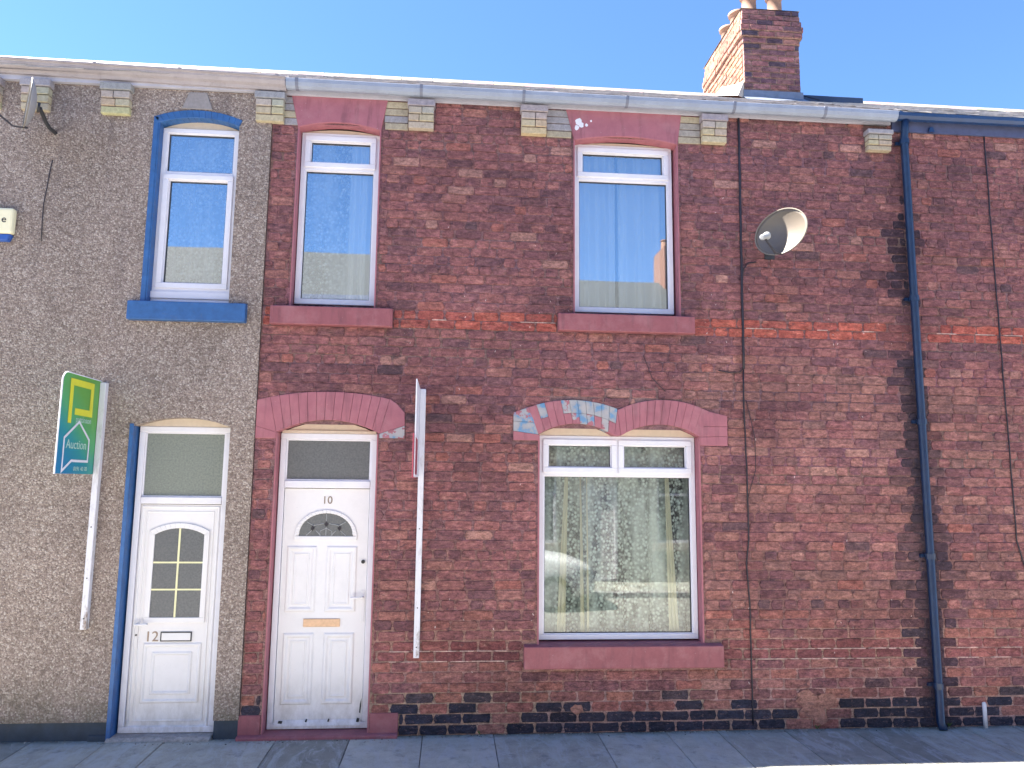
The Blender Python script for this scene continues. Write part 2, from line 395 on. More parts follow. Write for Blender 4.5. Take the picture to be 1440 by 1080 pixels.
def colour_main(x, z, row):
    k = random.random()
    c = random.choices(PALX, PALW)[0]
    t = 1+jit(.1)
    if row in (41, 42):                                   # smooth orange-red string course
        c = random.choice([s2l((168, 74, 54)), s2l((174, 80, 56)), s2l((156, 68, 52))])
        if 4.2 < x < 4.7: c = s2l((112, 62, 60))
    elif row in (7, 8): c = random.choice([s2l((126, 68, 66)), s2l((118, 64, 64)), s2l((110, 62, 64)), s2l((134, 74, 66))])
    elif row <= 2:
        if k < (.96, .85, .62)[row] and not (3.15 < x < 3.55 and row < 3): c = random.choice([s2l((38, 44, 58)), s2l((46, 48, 60)), s2l((34, 40, 52))])
        else: c = random.choice([s2l((140, 84, 72)), s2l((150, 100, 86)), s2l((120, 80, 74))])
    elif row == 3:
        c = random.choice([s2l((60, 56, 62)), s2l((128, 80, 72)), s2l((150, 96, 76)), s2l((104, 70, 68))])
    elif row < 12 and k < .35: c = random.choice([s2l((146, 90, 76)), s2l((144, 86, 74)), s2l((138, 90, 80))])
    # old soot where the wall is dark
    s = .5+.5*math.sin(x*1.9+1.3*math.sin(z*1.3))*math.sin(z*1.7+.8*math.sin(x*2.3))
    t *= 1.04-.26*max(0, s-.45)*2
    if x > 2.2 and 1.0 < z < 3.4 and k < .5: c = tuple(p*.55+q*.45 for p, q in zip(c, s2l((158, 116, 100))))   # paler spalled bricks
    # damp black stain spreading from the leaking downpipe
    d = abs(x-4.46+(.05 if z > 2.2 else 0)); wz = .14 if z > 4.9 else (.20 if z > 3.4 else (.22 if z > 2.0 else .36 if z > 1.0 else .30))
    if z < 5.3 and row not in (41, 42) and d < wz*random.uniform(.45, 1.2):
        a = (.95 if z < 3.5 or 3.9 < z < 5.0 else .5)*max(.5, 1-.38*d/wz)
        c = tuple(p*(1-a)+q*a for p, q in zip(c, s2l((38, 40, 52))))
    return tuple(v*t for v in c)
def brickfield(mb, x0, x1, r0, r1, blocked, colour, mi=0, y=0., L=.251):
    for row in range(r0, r1):
        z0, z1 = row*C, (row+1)*C; zc = (z0+z1)/2
        head = row % 5 == 2 and row > 3 and row not in (41, 42, 7, 8)
        w = L/2 if head else L
        off = (row % 2)*L/2 + (0 if row < 10 else jit(.03)) + (L/4 if head else 0)
        x = x0-off; bl = blocked(zc)
        while x < x1:
            ww = w*(1+jit(.05)) if row > 9 else w
            if not head and row > 9 and random.random() < .10: ww = L/2
            segs = [(max(x, x0), min(x+ww, x1))]
            for a, b in bl:
                nx = []
                for p, q in segs:
                    if b <= p or a >= q: nx.append((p, q)); continue
                    if p < a: nx.append((p, a))
                    if q > b: nx.append((b, q))
                segs = nx
            for p, q in segs:
                if q-p > .03: one_brick(mb, p, q, z0+jit(.002), z1+jit(.002), colour((p+q)/2, zc, row), y, mi=mi)
            x += ww
def backing(mb, x0, x1, z0, z1, holes, y, colf, mi=0, step=.25, cuts=()):
    xs = sorted({x0, x1} | {v for h in holes for v in h[:2] if x0 < v < x1}); zs = sorted({z0, z1} | {v for h in holes for v in h[2:] if z0 < v < z1})
    xs = sorted(set(xs) | {c for c in cuts if x0 < c < x1})
    k = z0
    while k < z1: zs.append(k); k += step*2
    zs = sorted(set(round(v, 4) for v in zs))
    for a, b in zip(xs, xs[1:]):
        for c, d in zip(zs, zs[1:]):
            cx, cz = (a+b)/2, (c+d)/2
            if d-c < 1e-4 or any(h[0] < cx < h[1] and h[2] < cz < h[3] for h in holes): continue
            mb.add([(a, y, c), (b, y, c), (b, y, d), (a, y, d)], [(0, 1, 2, 3)], colf(cx, cz), mi)

def arc(x0, x1, zs, zc, n=14):
    """segmental arch points from x0 to x1, springing zs, crown zc"""
    h = zc-zs; half = (x1-x0)/2; rad = (half*half+h*h)/(2*h); cx = (x0+x1)/2; cz = zc-rad
    a = math.asin(half/rad)
    return [(cx+rad*math.sin(-a+2*a*i/n), cz+rad*math.cos(-a+2*a*i/n)) for i in range(n+1)]
def poly_interval(poly, z):
    xs = []
    for (xa, za), (xb, zb) in zip(poly, poly[1:]+poly[:1]):
        if (za <= z < zb) or (zb <= z < za): xs.append(xa+(xb-xa)*(z-za)/(zb-za))
    return [(min(xs), max(xs))] if xs else []

# ------------------------------------------------------------------ windows
def window(house, x0, x1, z0, z1, zt, top, bottom, y=.10, label=None, glass='glass', wf=.045, arch=None, tops=1):
    """uPVC window: zt = transom height; top/bottom in ('fixed','sash')"""
    f = MB(); f.ring(x0, x1, z0, z1, wf, y, y+.06); f.box(x0+wf, x1-wf, y, y+.06, zt-.02, zt+.02)
    if tops == 2: xm = (x0+x1)/2; f.box(xm-.02, xm+.02, y, y+.06, zt+.02, z1-wf)
    o = f.build('window', M['upvc'], house, bevel=.004)
    if label: o['label'] = label
    if arch: 
        a = MB(); pts = arch
        a.prism([(pts[0][0], z1+.001)]+[(pts[-1][0], z1+.001)]+pts[::-1], y+.012, y+.05); a.build('head_board', M['cream'], o)
    def light(a, b, c, d, kind):
        if kind == 'sash':
            s = MB(); s.ring(a-.012, b+.012, c-.012, d+.012, .05, y-.016, y+.03); s.build('sash', M['upvc'], o, bevel=.005)
            a, b, c, d = a+.038, b-.038, c+.038, d-.038
        g = MB(); g.ring(a-.001, b+.001, c-.001, d+.001, .010, y+.012, y+.05); g.build('glazing_bead', M['upvc'], o, bevel=.003)
        s = MB(); s.ring(a+.009, b-.009, c+.009, d-.009, .004, y+.02, y+.045); s.build('gasket', M['seal'], o)
        p = MB(); p.box(a+.004, b-.004, y+.034, y+.038, c+.004, d-.004); p.build('pane', M[glass], o)
    if tops == 2:
        light(x0+wf, xm-.02, zt+.02, z1-wf, top); light(xm+.02, x1-wf, zt+.02, z1-wf, top)
    else: light(x0+wf, x1-wf, zt+.02, z1-wf, top)
    light(x0+wf, x1-wf, z0+wf, zt-.02, bottom)
    return o
def reveal(house, x0, x1, z0, z1, mat, t=.012, bottom=False):
    for a, b in ((x0-t, x0), (x1, x1+t)):
        m = MB(); m.box(a, b, -.010, .19, z0, z1); m.build('reveal', mat, house)
def sill(house, x0, x1, z0, z1, mat, d=.075):
    m = MB(); m.prismx([(-d, z0), (.18, z0), (.18, z1+.015), (-.0, z1+.012), (-d, z1)], x0, x1); return m.build('window_sill', mat, house, bevel=.008)
def curtain(name, x0, x1, z0, z1, y, mat, label, amp=.02, freq=9, group=None, gather=0, cat='curtain', lean=0):
    m = MB(); nx = 90; nz = 10; vs = []
    ph = random.random()*6
    for j in range(nz+1):
        t = j/nz
        for i in range(nx+1):
            s = i/nx; g = 1-gather*(1-t)
            x = x0+(x1-x0)*(.5+(s-.5)*(1-gather*t))+lean*(t-.5)
            yy = y+amp*(math.sin(s*freq*(x1-x0)*6.28+ph+.4*math.sin(3*t))+.5*math.sin(s*freq*2.3*(x1-x0)*6.28+1.1+ph))*(.6+.4*(1-t))
            vs.append((x, yy, z0+(z1-z0)*t))
    m.add(vs, [(j*(nx+1)+i, j*(nx+1)+i+1, (j+1)*(nx+1)+i+1, (j+1)*(nx+1)+i) for j in range(nz) for i in range(nx)])
    o = m.build(name, M[mat], None, smooth=True); return tag(o, label, cat, group)

# ------------------------------------------------------------------ roofs, gutters, corbels
PITCH = .578
def roof(house, x0, x1, ze=5.85, yr=3.65, tone=(158, 150, 144), ridgec=(140, 130, 122)):
    m = MB(); base = s2l(tone)
    L = math.hypot(1, PITCH)
    y = -.15; k = 0
    while y < yr-.02:
        y2 = min(y+.23, yr); x = x0-(.12 if k % 2 else 0)
        while x < x1:
            a, b = max(x, x0), min(x+.25, x1)
            if b-a > .03:
                za = ze+(y+.15)*PITCH+.010+jit(.004); zb = ze+(y2+.03+.15)*PITCH-.002; t = 1+jit(.25)
                c = tuple(v*t for v in base)
                m.add([(a+.002, y, za), (b-.002, y+jit(.006), za+jit(.003)), (b-.002, y2+.03, zb), (a+.002, y2+.03, zb), (a+.002, y, za-.012), (b-.002, y, za-.012)],
                      [(0, 1, 2, 3), (4, 5, 1, 0)], c)
            x += .25
        y += .23; k += 1
    zr = ze+(yr+.15)*PITCH
    m.add([(x0, -.12, ze-.02), (x1, -.12, ze-.02), (x1, yr, zr-.03), (x0, yr, zr-.03)], [(0, 1, 2, 3)], base)
    m.add([(x0, yr, zr), (x1, yr, zr), (x1, 2*yr+.15, ze), (x0, 2*yr+.15, ze)], [(0, 1, 2, 3)], base)
    m.build('roof', M['slate'], house)
    r = MB(); x = x0
    while x < x1:
        b = min(x+.45, x1)
        r.prismx([(yr-.13, zr-.07), (yr+.13, zr-.07), (yr+.07, zr+.01), (yr, zr+.04), (yr-.07, zr+.01)], x+.004, b-.004, tuple(v*(1+jit(.15)) for v in s2l(ridgec))); x += .45
    r.build('ridge_tiles', M['slate'], house)
def gutter(house, x0, x1, z0, z1, mat, prof, joints, jm, label=None):
    m = MB(); n = len(prof)
    m.add([(x0, y, z0+z) for y, z in prof]+[(x1, y, z1+z) for y, z in prof],
          [tuple(range(n-1, -1, -1)), tuple(range(n, 2*n))]+[(i, (i+1) % n, n+(i+1) % n, n+i) for i in range(n)])
    g = m.build('gutter', M[mat], house, bevel=.004)
    for jx in joints:
        t = (jx-x0)/(x1-x0); zz = z0+(z1-z0)*t; k = MB()
        cy = sum(p[0] for p in prof)/n; cz = sum(p[1] for p in prof)/n
        pr = [(cy+(y-cy)*1.09, zz+cz+(z-cz)*1.09) for y, z in prof]
        k.prismx(pr, jx-.014, jx+.014); k.build('gutter_bracket', M[jm], g)
    return g
HALFR = [(-.05, 0), (-.05, -.035), (-.065, -.065), (-.09, -.082), (-.12, -.082), (-.145, -.065), (-.16, -.035), (-.165, 0), (-.155, .004)]
OGEE = [(-.045, .0), (-.045, -.10), (-.085, -.10), (-.10, -.075), (-.13, -.06), (-.15, -.035), (-.155, -.015), (-.175, -.01), (-.175, .008)]
def corbel(house, x0, x1, z0=5.474, z1=5.76, tone=1., dep=.085):
    m = MB(); h = (z1-z0)/4
    cols = [(184, 168, 140), (178, 164, 140), (170, 160, 148), (152, 148, 152)]
    for i in range(4):
        w = .012*(i > 2); c = s2l(cols[i]); d = dep-.022*(i == 0)-.010*(i == 1)+.012*(i == 3)
        if i == 2 or i == 1:
            xm = (x0+x1)/2+jit(.02)
            for a, b in ((x0, xm-.003), (xm+.003, x1)): m.box(a, b, -d+jit(.002), 0, z0+i*h+.004, z0+(i+1)*h-.004, tuple(v*tone*(1+jit(.06)) for v in c))
        else: m.box(x0-w, x1+w, -d, 0, z0+i*h+.004, z0+(i+1)*h-.004, tuple(v*tone*(1+jit(.1)) for v in c))
    m.box(x0+.006, x1-.006, -dep+.03, 0, z0+.006, z1, s2l((110, 96, 96)))
    return m.build('corbel', M['corbel'], house, bevel=.005)
def body(house, x0, x1, zc=5.84):
    m = MB(); a, b = x0+.06, x1-.06
    def q(*v): m.add(v, [(0, 1, 2, 3)])
    for z in (-.02, 2.95, 3.05, 5.6): q((a, .012, z), (b, .012, z), (b, 7.3, z), (a, 7.3, z))
    q((a, 7.28, -.02), (b, 7.28, -.02), (b, 7.28, 5.7), (a, 7.28, 5.7)); q((a, 2.6, -.02), (b, 2.6, -.02), (b, 2.6, 5.6), (a, 2.6, 5.6))
    for x in (a, b): q((x, .012, -.02), (x, 7.28, -.02), (x, 7.28, 5.84), (x, .012, 5.84))
    m.build('interior_walls', M['room'], house)

# ------------------------------------------------------------------ house 10: the brick house in the middle
X0, XM, X1 = -1.735, 4.45, 9.9
h10 = thing('terraced_house', (1.35, 0, 0), 'red brick terraced house with pink painted sills and arches and white door 10', 'house', 'houses of the terrace')
lint1 = [(-1.568, 5.765), (-1.495, 5.452)]+arc(-1.495, -.725, 5.452, 5.515)[1:-1]+[(-.725, 5.452), (-.669, 5.765)]
lint2 = [(1.045, 5.765), (1.128, 5.452)]+arc(1.128, 2.145, 5.452, 5.512)[1:-1]+[(2.145, 5.452), (2.19, 5.765)]
OP = dict(W1=(-1.497, -.722, 3.735, 5.50), W2=(1.12, 2.15, 3.735, 5.50), D=(-1.553, -.653, 0, 2.66), B=(.795, 2.305, .74, 2.66))
quoins = [(-1.63, -1.49, 5.474, 5.76), (-.69, -.472, 5.474, 5.76), (.855, 1.11, 5.474, 5.76), (2.155, 2.38, 5.474, 5.76)]
corbx = [(-1.878, -1.626), (-.466, -.23), (.608, .85), (2.383, 2.626), (4.072, 4.312)]
d_ext = [(-1.735, 2.53), (-1.735, 2.87)]+arc(-1.70, -.47, 2.865, 2.957)[0:]+[(-.424, 2.78), (-.42, 2.545)]
b_ext1 = [(.563, 2.56), (.563, 2.80)]+arc(.66, 1.53, 2.83, 2.925)+[(1.53, 2.55)]
b_ext2 = [(1.53, 2.55)]+arc(1.53, 2.42, 2.84, 2.942)+[(2.572, 2.80), (2.568, 2.52)]
def blocked10(z):
    r = [(o[0]-.01, o[1]+.01) for o in OP.values() if o[2] < z < o[3]]
    for p in (lint1, lint2, d_ext, b_ext1, b_ext2): r += poly_interval(p, z)
    r += [(q[0], q[1]) for q in quoins if q[2]-.02 < z < q[3]]
    r += [(a, b) for a, b in corbx if 5.46 < z]
    if 3.555 < z < 3.745: r += [(-1.65, -.557), (.967, 2.265)]
    if .55 < z < .745: r += [(.673, 2.464)]
    if z < .19: r += [(-1.75, -.405)]
    return r
def mort(x, z):
    if abs(x-4.46) < .13 and z < 3.4: return s2l((64, 56, 62))
    if z < .36: return tuple(v*(1+jit(.08)) for v in s2l((158, 134, 122)))
    if z < .86: return tuple(v*(1+jit(.08)) for v in s2l((140, 112, 104)))
    if z < 1.6: return s2l((120, 90, 86))
    return tuple(v*(1+jit(.15)) for v in s2l((116, 86, 87)))
wm = MB()
backing(wm, X0, XM, 0, 5.76, list(OP.values()), 0, mort, 1, .09, (4.34,))
brickfield(wm, X0, XM, 0, 67, blocked10, colour_main, 0)
# lime flecks, old fixings and bright mortar in the smooth bands
for k in range(120):
    x, z = random.uniform(-.5, 4.3), random.choice([random.uniform(.2, 5.3), random.uniform(3.4, 3.9), random.uniform(.5, 1.2)])
    if blocked10(z) and any(a-.02 < x < b+.02 for a, b in blocked10(z)): continue
    w, h = random.uniform(.004, .011), random.uniform(.006, .02); s = jit(.01)
    wm.add([(x, -.0125, z), (x+w, -.0125, z+jit(.004)), (x+w*.8+s, -.0125, z+h), (x+s, -.0125, z+h*.8)], [(0, 1, 2, 3)], s2l((205, 190, 185)), 1)
for zj in (7*C, 8*C, 42*C):
    x = -.5
    while x < 4.2:
        w = random.uniform(.05, .35); a = zj+jit(.0015)
        if not any(p-.01 < x+w and x < q+.01 for p, q in blocked10(zj)) and random.random() < (.85 if zj < 2 else .4):
            wm.box(x, x+w, -.0085, .001, a-.004, a+.004, s2l((196, 168, 158)), 1)
        x += w+.03
for px, pz, pr_ in ((3.30, .17, .13), (3.24, .26, .11), (3.42, .24, .10), (3.36, .09, .07), (1.15, .20, .06)):
    n_ = 13; wm.prism([(px+pr_*random.uniform(.75, 1.15)*math.cos(6.283*k/n_), pz+pr_*random.uniform(.5, .8)*math.sin(6.283*k/n_)) for k in range(n_)], -.0135-jit(.001), .0, s2l((150, 108, 92)), 1)
wall10 = wm.build('brick_wall', [M['brick'], M['mortar']], h10)
body(h10, X0, XM)

def voussoirs(name, house, pieces, mat='pink'):
    m = MB()
    for poly, peel in pieces:
        cx = sum(p[0] for p in poly)/len(poly); cz = sum(p[1] for p in poly)/len(poly)
        g = .0009
        pp = [(x+(g if x < cx else -g), z+(g if z < cz else -g)) for x, z in poly]
        m.prism(pp, -.014+jit(.0012), .12, (peel, 0, 0))
    return m, name
def ring_pieces(xa, xb, zs, zc, ea, eb, ezs, ezc, n, peel=None):
    i = arc(xa, xb, zs, zc, n); e = arc(ea, eb, ezs, ezc, n); out = []
    for k in range(n):
        p = peel(k) if peel else (0, 0)
        mid = lambda a, b, t: (a[0]+(b[0]-a[0])*t, a[1]+(b[1]-a[1])*t)
        if p[0] or p[1]:
            m0, m1 = mid(i[k], e[k], .45), mid(i[k+1], e[k+1], .45)
            out.append(([i[k], i[k+1], m1, m0], p[0])); out.append(([m0, m1, e[k+1], e[k]], p[1]))
        else: out.append(([i[k], i[k+1], e[k+1], e[k]], 0))
    return out
# door arch
pc = ring_pieces(-1.553, -.645, 2.585, 2.70, -1.62, -.56, 2.90, 2.957, 13)
pc += [([(-1.735, 2.53), (-1.553, 2.53), (-1.553, 2.585), (-1.735, 2.64)], 0), ([(-1.735, 2.64), (-1.553, 2.585), (-1.62, 2.90), (-1.735, 2.872)], 0),
       ([(-.645, 2.545), (-.42, 2.545), (-.42, 2.66), (-.645, 2.585)], .62), ([(-.645, 2.585), (-.42, 2.66), (-.424, 2.78), (-.50, 2.862), (-.56, 2.90)], 0)]
m, nm = voussoirs('door_arch', h10, pc); m.build(nm, M['pink'], h10, bevel=.003)
# twin arch over the bay window
pk = {1: (0, .8), 4: (0, .7), 5: (.6, 1.1), 6: (.8, 1.2), 7: (.6, 1.2), 8: (.1, 1.1), 9: (.7, 1.0), 10: (.3, 1.1)}
pc = ring_pieces(.795, 1.50, 2.60, 2.705, .70, 1.53, 2.85, 2.925, 11, lambda k: pk.get(k, (0, 0)))
pc += ring_pieces(1.56, 2.305, 2.60, 2.71, 1.53, 2.40, 2.84, 2.942, 12)
pc += [([(.563, 2.545), (.795, 2.545), (.795, 2.60), (.563, 2.63)], .2), ([(.563, 2.63), (.795, 2.60), (.76, 2.71), (.563, 2.72)], 1.05), ([(.563, 2.72), (.76, 2.71), (.70, 2.85), (.563, 2.80)], .66),
       ([(1.50, 2.60), (1.56, 2.60), (1.53, 2.84)], 0),
       ([(2.305, 2.52), (2.57, 2.52), (2.572, 2.61), (2.305, 2.60)], 0), ([(2.305, 2.60), (2.572, 2.61), (2.572, 2.70), (2.33, 2.70)], 0), ([(2.33, 2.70), (2.572, 2.70), (2.572, 2.80), (2.40, 2.84)], 0)]
m, nm = voussoirs('window_arch', h10, pc); o = m.build(nm, M['pink'], h10, bevel=.003); o['label'] = 'twin pink painted brick arch with flaking blue and grey patches on the left side'
for p, nmz in ((lint1, None), (lint2, 'peel')):
    m = MB(); m.prism(p, -.022, .12)
    o = m.build('lintel', M['pink'], h10, bevel=.006)
    if nmz:
        for (cx, cz, r) in ((1.165, 5.64, .045), (1.19, 5.61, .035), (1.245, 5.61, .02), (1.15, 5.58, .03), (1.29, 5.655, .013)):
            f = MB(); n = 11; pts = [(cx+r*random.uniform(.7, 1.1)*math.cos(6.283*k/n)*.8, cz+r*random.uniform(.7, 1.1)*math.sin(6.283*k/n)) for k in range(n)]
            f.prism(pts, -.0235-jit(.0004), -.02)
            f.build('peeled_patch', M['upvc'], o)
# cream quoin bricks beside the lintels, corbels under the gutter
for q in quoins:
    m = MB()
    n = 4; h = (q[3]-q[2])/n
    for i in range(n):
        c = s2l(random.choice([(166, 154, 134), (156, 148, 140), (148, 144, 148), (174, 162, 140)]))
        cut = .035*(3-i)/3
        a, b = q[0], q[1]
        if q[0] in (-.69, 2.155): a = q[0]-.022+cut*.6
        else: b = q[1]+.0-cut*.6+.012
        m.box(a+.003, b-.003, -.012+jit(.001), .01, q[2]+i*h+.004, q[2]+(i+1)*h-.004, c)
    m.build('cream_brickwork', M['corbel'], h10, bevel=.004)
for i, (a, b) in enumerate(corbx): corbel(h10, a, b, tone=1 if i < 4 else .95, z1=5.76 if i < 4 else 5.69)
# sills, reveals, plinth paint
sill(h10, -1.65, -.557, 3.555, 3.725, M['pink2']); sill(h10, .967, 2.265, 3.565, 3.73, M['pink2']); sill(h10, .673, 2.464, .548, .737, M['pink2'], .07)
reveal(h10, -1.485, -.734, 3.737, 5.50, M['pink']); reveal(h10, 1.132, 2.138, 3.737, 5.50, M['pink'])
reveal(h10, -1.541, -.665, 0, 2.585, M['pink']); reveal(h10, .807, 2.293, .74, 2.60, M['pink'], .014)
m = MB()
m.box(-1.745, -1.56, -.016, .05, -.03, .185); m.box(-.648, -.405, -.016, .05, -.01, .19); m.prismx([(-.07, -.03), (.2, -.03), (.2, .03), (-.05, .028), (-.07, .02)], -1.745, -.405)
m.build('door_step', M['pink2'], h10, bevel=.006)

# windows and curtains
window(h10, -1.478, -.742, 3.785, 5.46, 5.105, 'sash', 'fixed', arch=arc(-1.478, -.742, 5.462, 5.50))
window(h10, 1.140, 2.118, 3.785, 5.47, 5.125, 'sash', 'fixed', arch=arc(1.14, 2.118, 5.472, 5.50))
w3 = window(h10, .815, 2.288, .765, 2.60, 2.25, 'sash', 'fixed', y=.10, tops=2, glass='glassdim')
a = MB()
for pts in (arc(.80, 1.495, 2.602, 2.70), arc(1.565, 2.30, 2.602, 2.705)): a.prism([(pts[0][0], 2.601), (pts[-1][0], 2.601)]+pts[::-1], .108, .15)
a.build('head_board', M['cream'], w3)
curtain('net_curtain', -1.46, -.76, 3.80, 5.44, .26, 'net', 'patterned white net hanging in the narrow upstairs window above door 10', .010, 4, cat='net curtain')
curtain('curtain', -1.02, -.76, 3.80, 5.44, .215, 'curtain', 'white curtain gathered at the right side of the upstairs window above door 10', .035, 8)
curtain('curtain', 1.16, 1.585, 3.80, 5.44, .262, 'curtain', 'left white curtain in the upstairs window above the wide downstairs window', .055, 4.4)
curtain('curtain', 1.60, 2.10, 3.80, 5.44, .262, 'curtain', 'right white curtain in the upstairs window above the wide downstairs window', .055, 4.9)
curtain('lace_curtain', .83, 2.28, .78, 2.57, .265, 'lace', 'floral lace net across the wide downstairs window', .03, 3.6, cat='net curtain')
for a_, b_, w_, ln_ in ((1.02, 1.10, 'leftmost', .05), (1.205, 1.245, 'second from left', -.02), (1.27, 1.295, 'third from left', -.01), (2.02, 2.12, 'rightmost', -.05)):
    curtain('curtain', a_, b_, .80, 2.22, .20, 'ccream', 'narrow cream curtain fold hanging by the lace of the wide downstairs window, '+w_, .010, 22, 'cream curtain folds', gather=.6, lean=ln_)

# ---- door 10
def door10():
    x0, x1 = -1.533, -.673
    f = MB(); y = .10
    f.ring(x0, x1, .035, 2.585, .05, y, y+.07); f.box(x0+.05, x1-.05, y-.006, y+.07, 2.095, 2.16)
    fr = f.build('door_frame', M['upvc'], h10, bevel=.005)
    a = MB(); pts = arc(x0, x1, 2.587, 2.695); a.prism([(x0, 2.586), (x1, 2.586)]+pts[::-1], y+.010, y+.05)
    a.box(x0+.01, x1-.01, y-.004, y+.009, 2.586, 2.612); a.build('head_board', M['cream'], fr, bevel=.003)
    b = MB(); b.ring(x0+.05, x1-.05, 2.16, 2.535, .014, y+.012, y+.05); b.build('glazing_bead', M['upvc'], fr, bevel=.003)
    g = MB(); g.box(x0+.063, x1-.063, y+.03, y+.036, 2.173, 2.522); g.build('fanlight_pane', M['obsc'], fr)
    d = MB(); dx0, dx1, dz0, dz1 = x0+.053, x1-.053, .06, 2.09; yd = y+.018
    d.box(dx0, dx1, yd, yd+.04, dz0, dz1)
    for (a0, a1, c0, c1) in ((-1.435, -1.17, 1.01, 1.585), (-1.09, -.815, 1.01, 1.585), (-1.435, -1.165, .23, .835), (-1.085, -.815, .23, .835)):
        d.mould(a0, a1, c0, c1, yd, .045, .010); d.mould(a0+.062, a1-.062, c0+.062, c1-.062, yd, .02, .005)
    # half-round window surround
    cx, cz, r = -1.10, 1.665, .275; n = 24
    out, inn = [], []
    for k in range(n+1):
        t = math.pi*k/n; out.append((cx+r*math.cos(t), cz+(r*.86)*math.sin(t))); inn.append((cx+(r-.04)*math.cos(t), cz+.02+(r*.86-.05)*math.sin(t)))
    for k in range(n): d.prism([out[k], out[k+1], inn[k+1], inn[k]][::-1], yd-.014, yd)
    d.box(cx-r, cx+r, yd-.014, yd, cz-.03, cz+.004)
    for (px) in (-1.42, -1.16, -1.03, -.78): pass
    dr = d.build('door', M['door'], h10, bevel=.0035); dr['label'] = 'white four panelled door with half round leaded light, number 10'
    g = MB(); inn2 = [(cx+(r-.036)*math.cos(math.pi*k/n), cz+.004+(r*.86-.03)*math.sin(math.pi*k/n)) for k in range(n+1)]
    g.prism(inn2, yd-.004, yd-.001); g.build('leaded_pane', M['obsc'], dr)
    l = MB(); yl = yd-.006
    def ld(*pts): l.tube([(p[0], yl, p[1]) for p in pts], .0035, 6)
    ld((cx, cz+.20), (cx, cz+.135)); ld((cx, cz+.09), (cx, cz+.01)); ld((cx-.025, cz+.115), (cx-.105, cz+.10), (cx-.13, cz+.07)); ld((cx+.025, cz+.115), (cx+.105, cz+.10), (cx+.13, cz+.07))
    ld((cx-.11, cz+.095), (cx-.17, cz+.13)); ld((cx+.11, cz+.095), (cx+.17, cz+.13))
    ld((cx-.125, cz+.055), (cx-.175, cz+.01)); ld((cx+.125, cz+.055), (cx+.175, cz+.01)); ld((cx-.09, cz+.055), (cx-.045, cz+.01)); ld((cx+.09, cz+.055), (cx+.045, cz+.01)); ld((cx, cz+.075), (cx-.05, cz+.05), (cx-.055, cz+.01)); ld((cx, cz+.075), (cx+.05, cz+.05), (cx+.055, cz+.01))
    l.build('leading', M['lnb'], dr)
    for ex, ez in ((0, .11), (-.118, .075), (.118, .075)):
        g = MB(); g.prism([(cx+ex, cz+ez-.026), (cx+ex+.018, cz+ez), (cx+ex, cz+ez+.026), (cx+ex-.018, cz+ez)], yl-.005, yl); g.build('glass_diamond', M['black'], dr)
    textmesh('10', .095, M['brass_d'], dr, 'number', FRONT(-1.10, yd-.002, 1.985), .002)
    g = MB(); g.box(-1.265, -.945, yd-.012, yd, .885, .955); g.build('letter_plate', M['brass'], dr, bevel=.006)
    g = MB(); g.box(-1.265, -.945, yd-.013, yd-.002, .957, .967); g.build('letter_plate_shadow_gap', M['dark'], dr) if False else None
    g = MB(); g.tube([(-.762, yd-.016, 1.447), (-.762, yd, 1.447)], .017, 14); g.box(-.766, -.758, yd-.019, yd-.015, 1.436, 1.458); g.build('lock', M['dark'], dr)
    g = MB(); g.box(-.768, -.738, yd-.008, yd, .93, 1.20)
    g.tube([(-.753, yd-.008, 1.14), (-.753, yd-.045, 1.14), (-.775, yd-.05, 1.14), (-.86, yd-.048, 1.135)], .010, 8); g.build('handle', M['door'], dr, bevel=.004)
    g = MB(); g.prismx([(yd-.03, .062), (yd, .062), (yd, .105), (yd-.008, .105)], dx0+.01, dx1-.01); g.build('weather_bar', M['door'], dr, bevel=.003)
    for (a_, b_, c_, e_) in ((-1.44, -1.40, .085, .105), (-1.21, -1.19, .095, .118), (-1.02, -1.0, .095, .118), (-.775, -.745, .09, .12)):
        g = MB(); g.prism([(a_, c_), (b_-.006, c_-.004), (b_, e_-.004), (a_+.008, e_)], yd-.021, yd-.012); g.build('bare_patch', M['dark'], dr)
    g = MB(); g.prism([(-.752, .16), (-.742, .155), (-.735, .21), (-.735, .28), (-.748, .23)], yd-.0015, yd+.001)
    g.build('bare_patch', M['dark'], dr)
M['brass_d'] = plain('number_metal', (138, 122, 112), .4, metal=.5)
door10()

# ---- roof, gutter, chimney of house 10
roof(h10, X0, XM)
m = MB(); m.box(X0, 4.33, -.045, -.018, 5.762, 5.85); m.build('fascia', M['fascia_w'], h10)
gutter(h10, -1.60, 4.35, 5.862, 5.848, 'gutter_w', HALFR, (-1.52, -.35, .62, 1.62, 2.68, 3.60), 'gutter_j')if False else None
M['gutter_j'] = plain('gutter_union', (110, 114, 130), .5)
gutter(h10, -1.60, 4.35, 5.862, 5.848, 'gutter_w', HALFR, (-1.50, -.35, .62, 1.62, 2.68, 3.60), 'gutter_j')

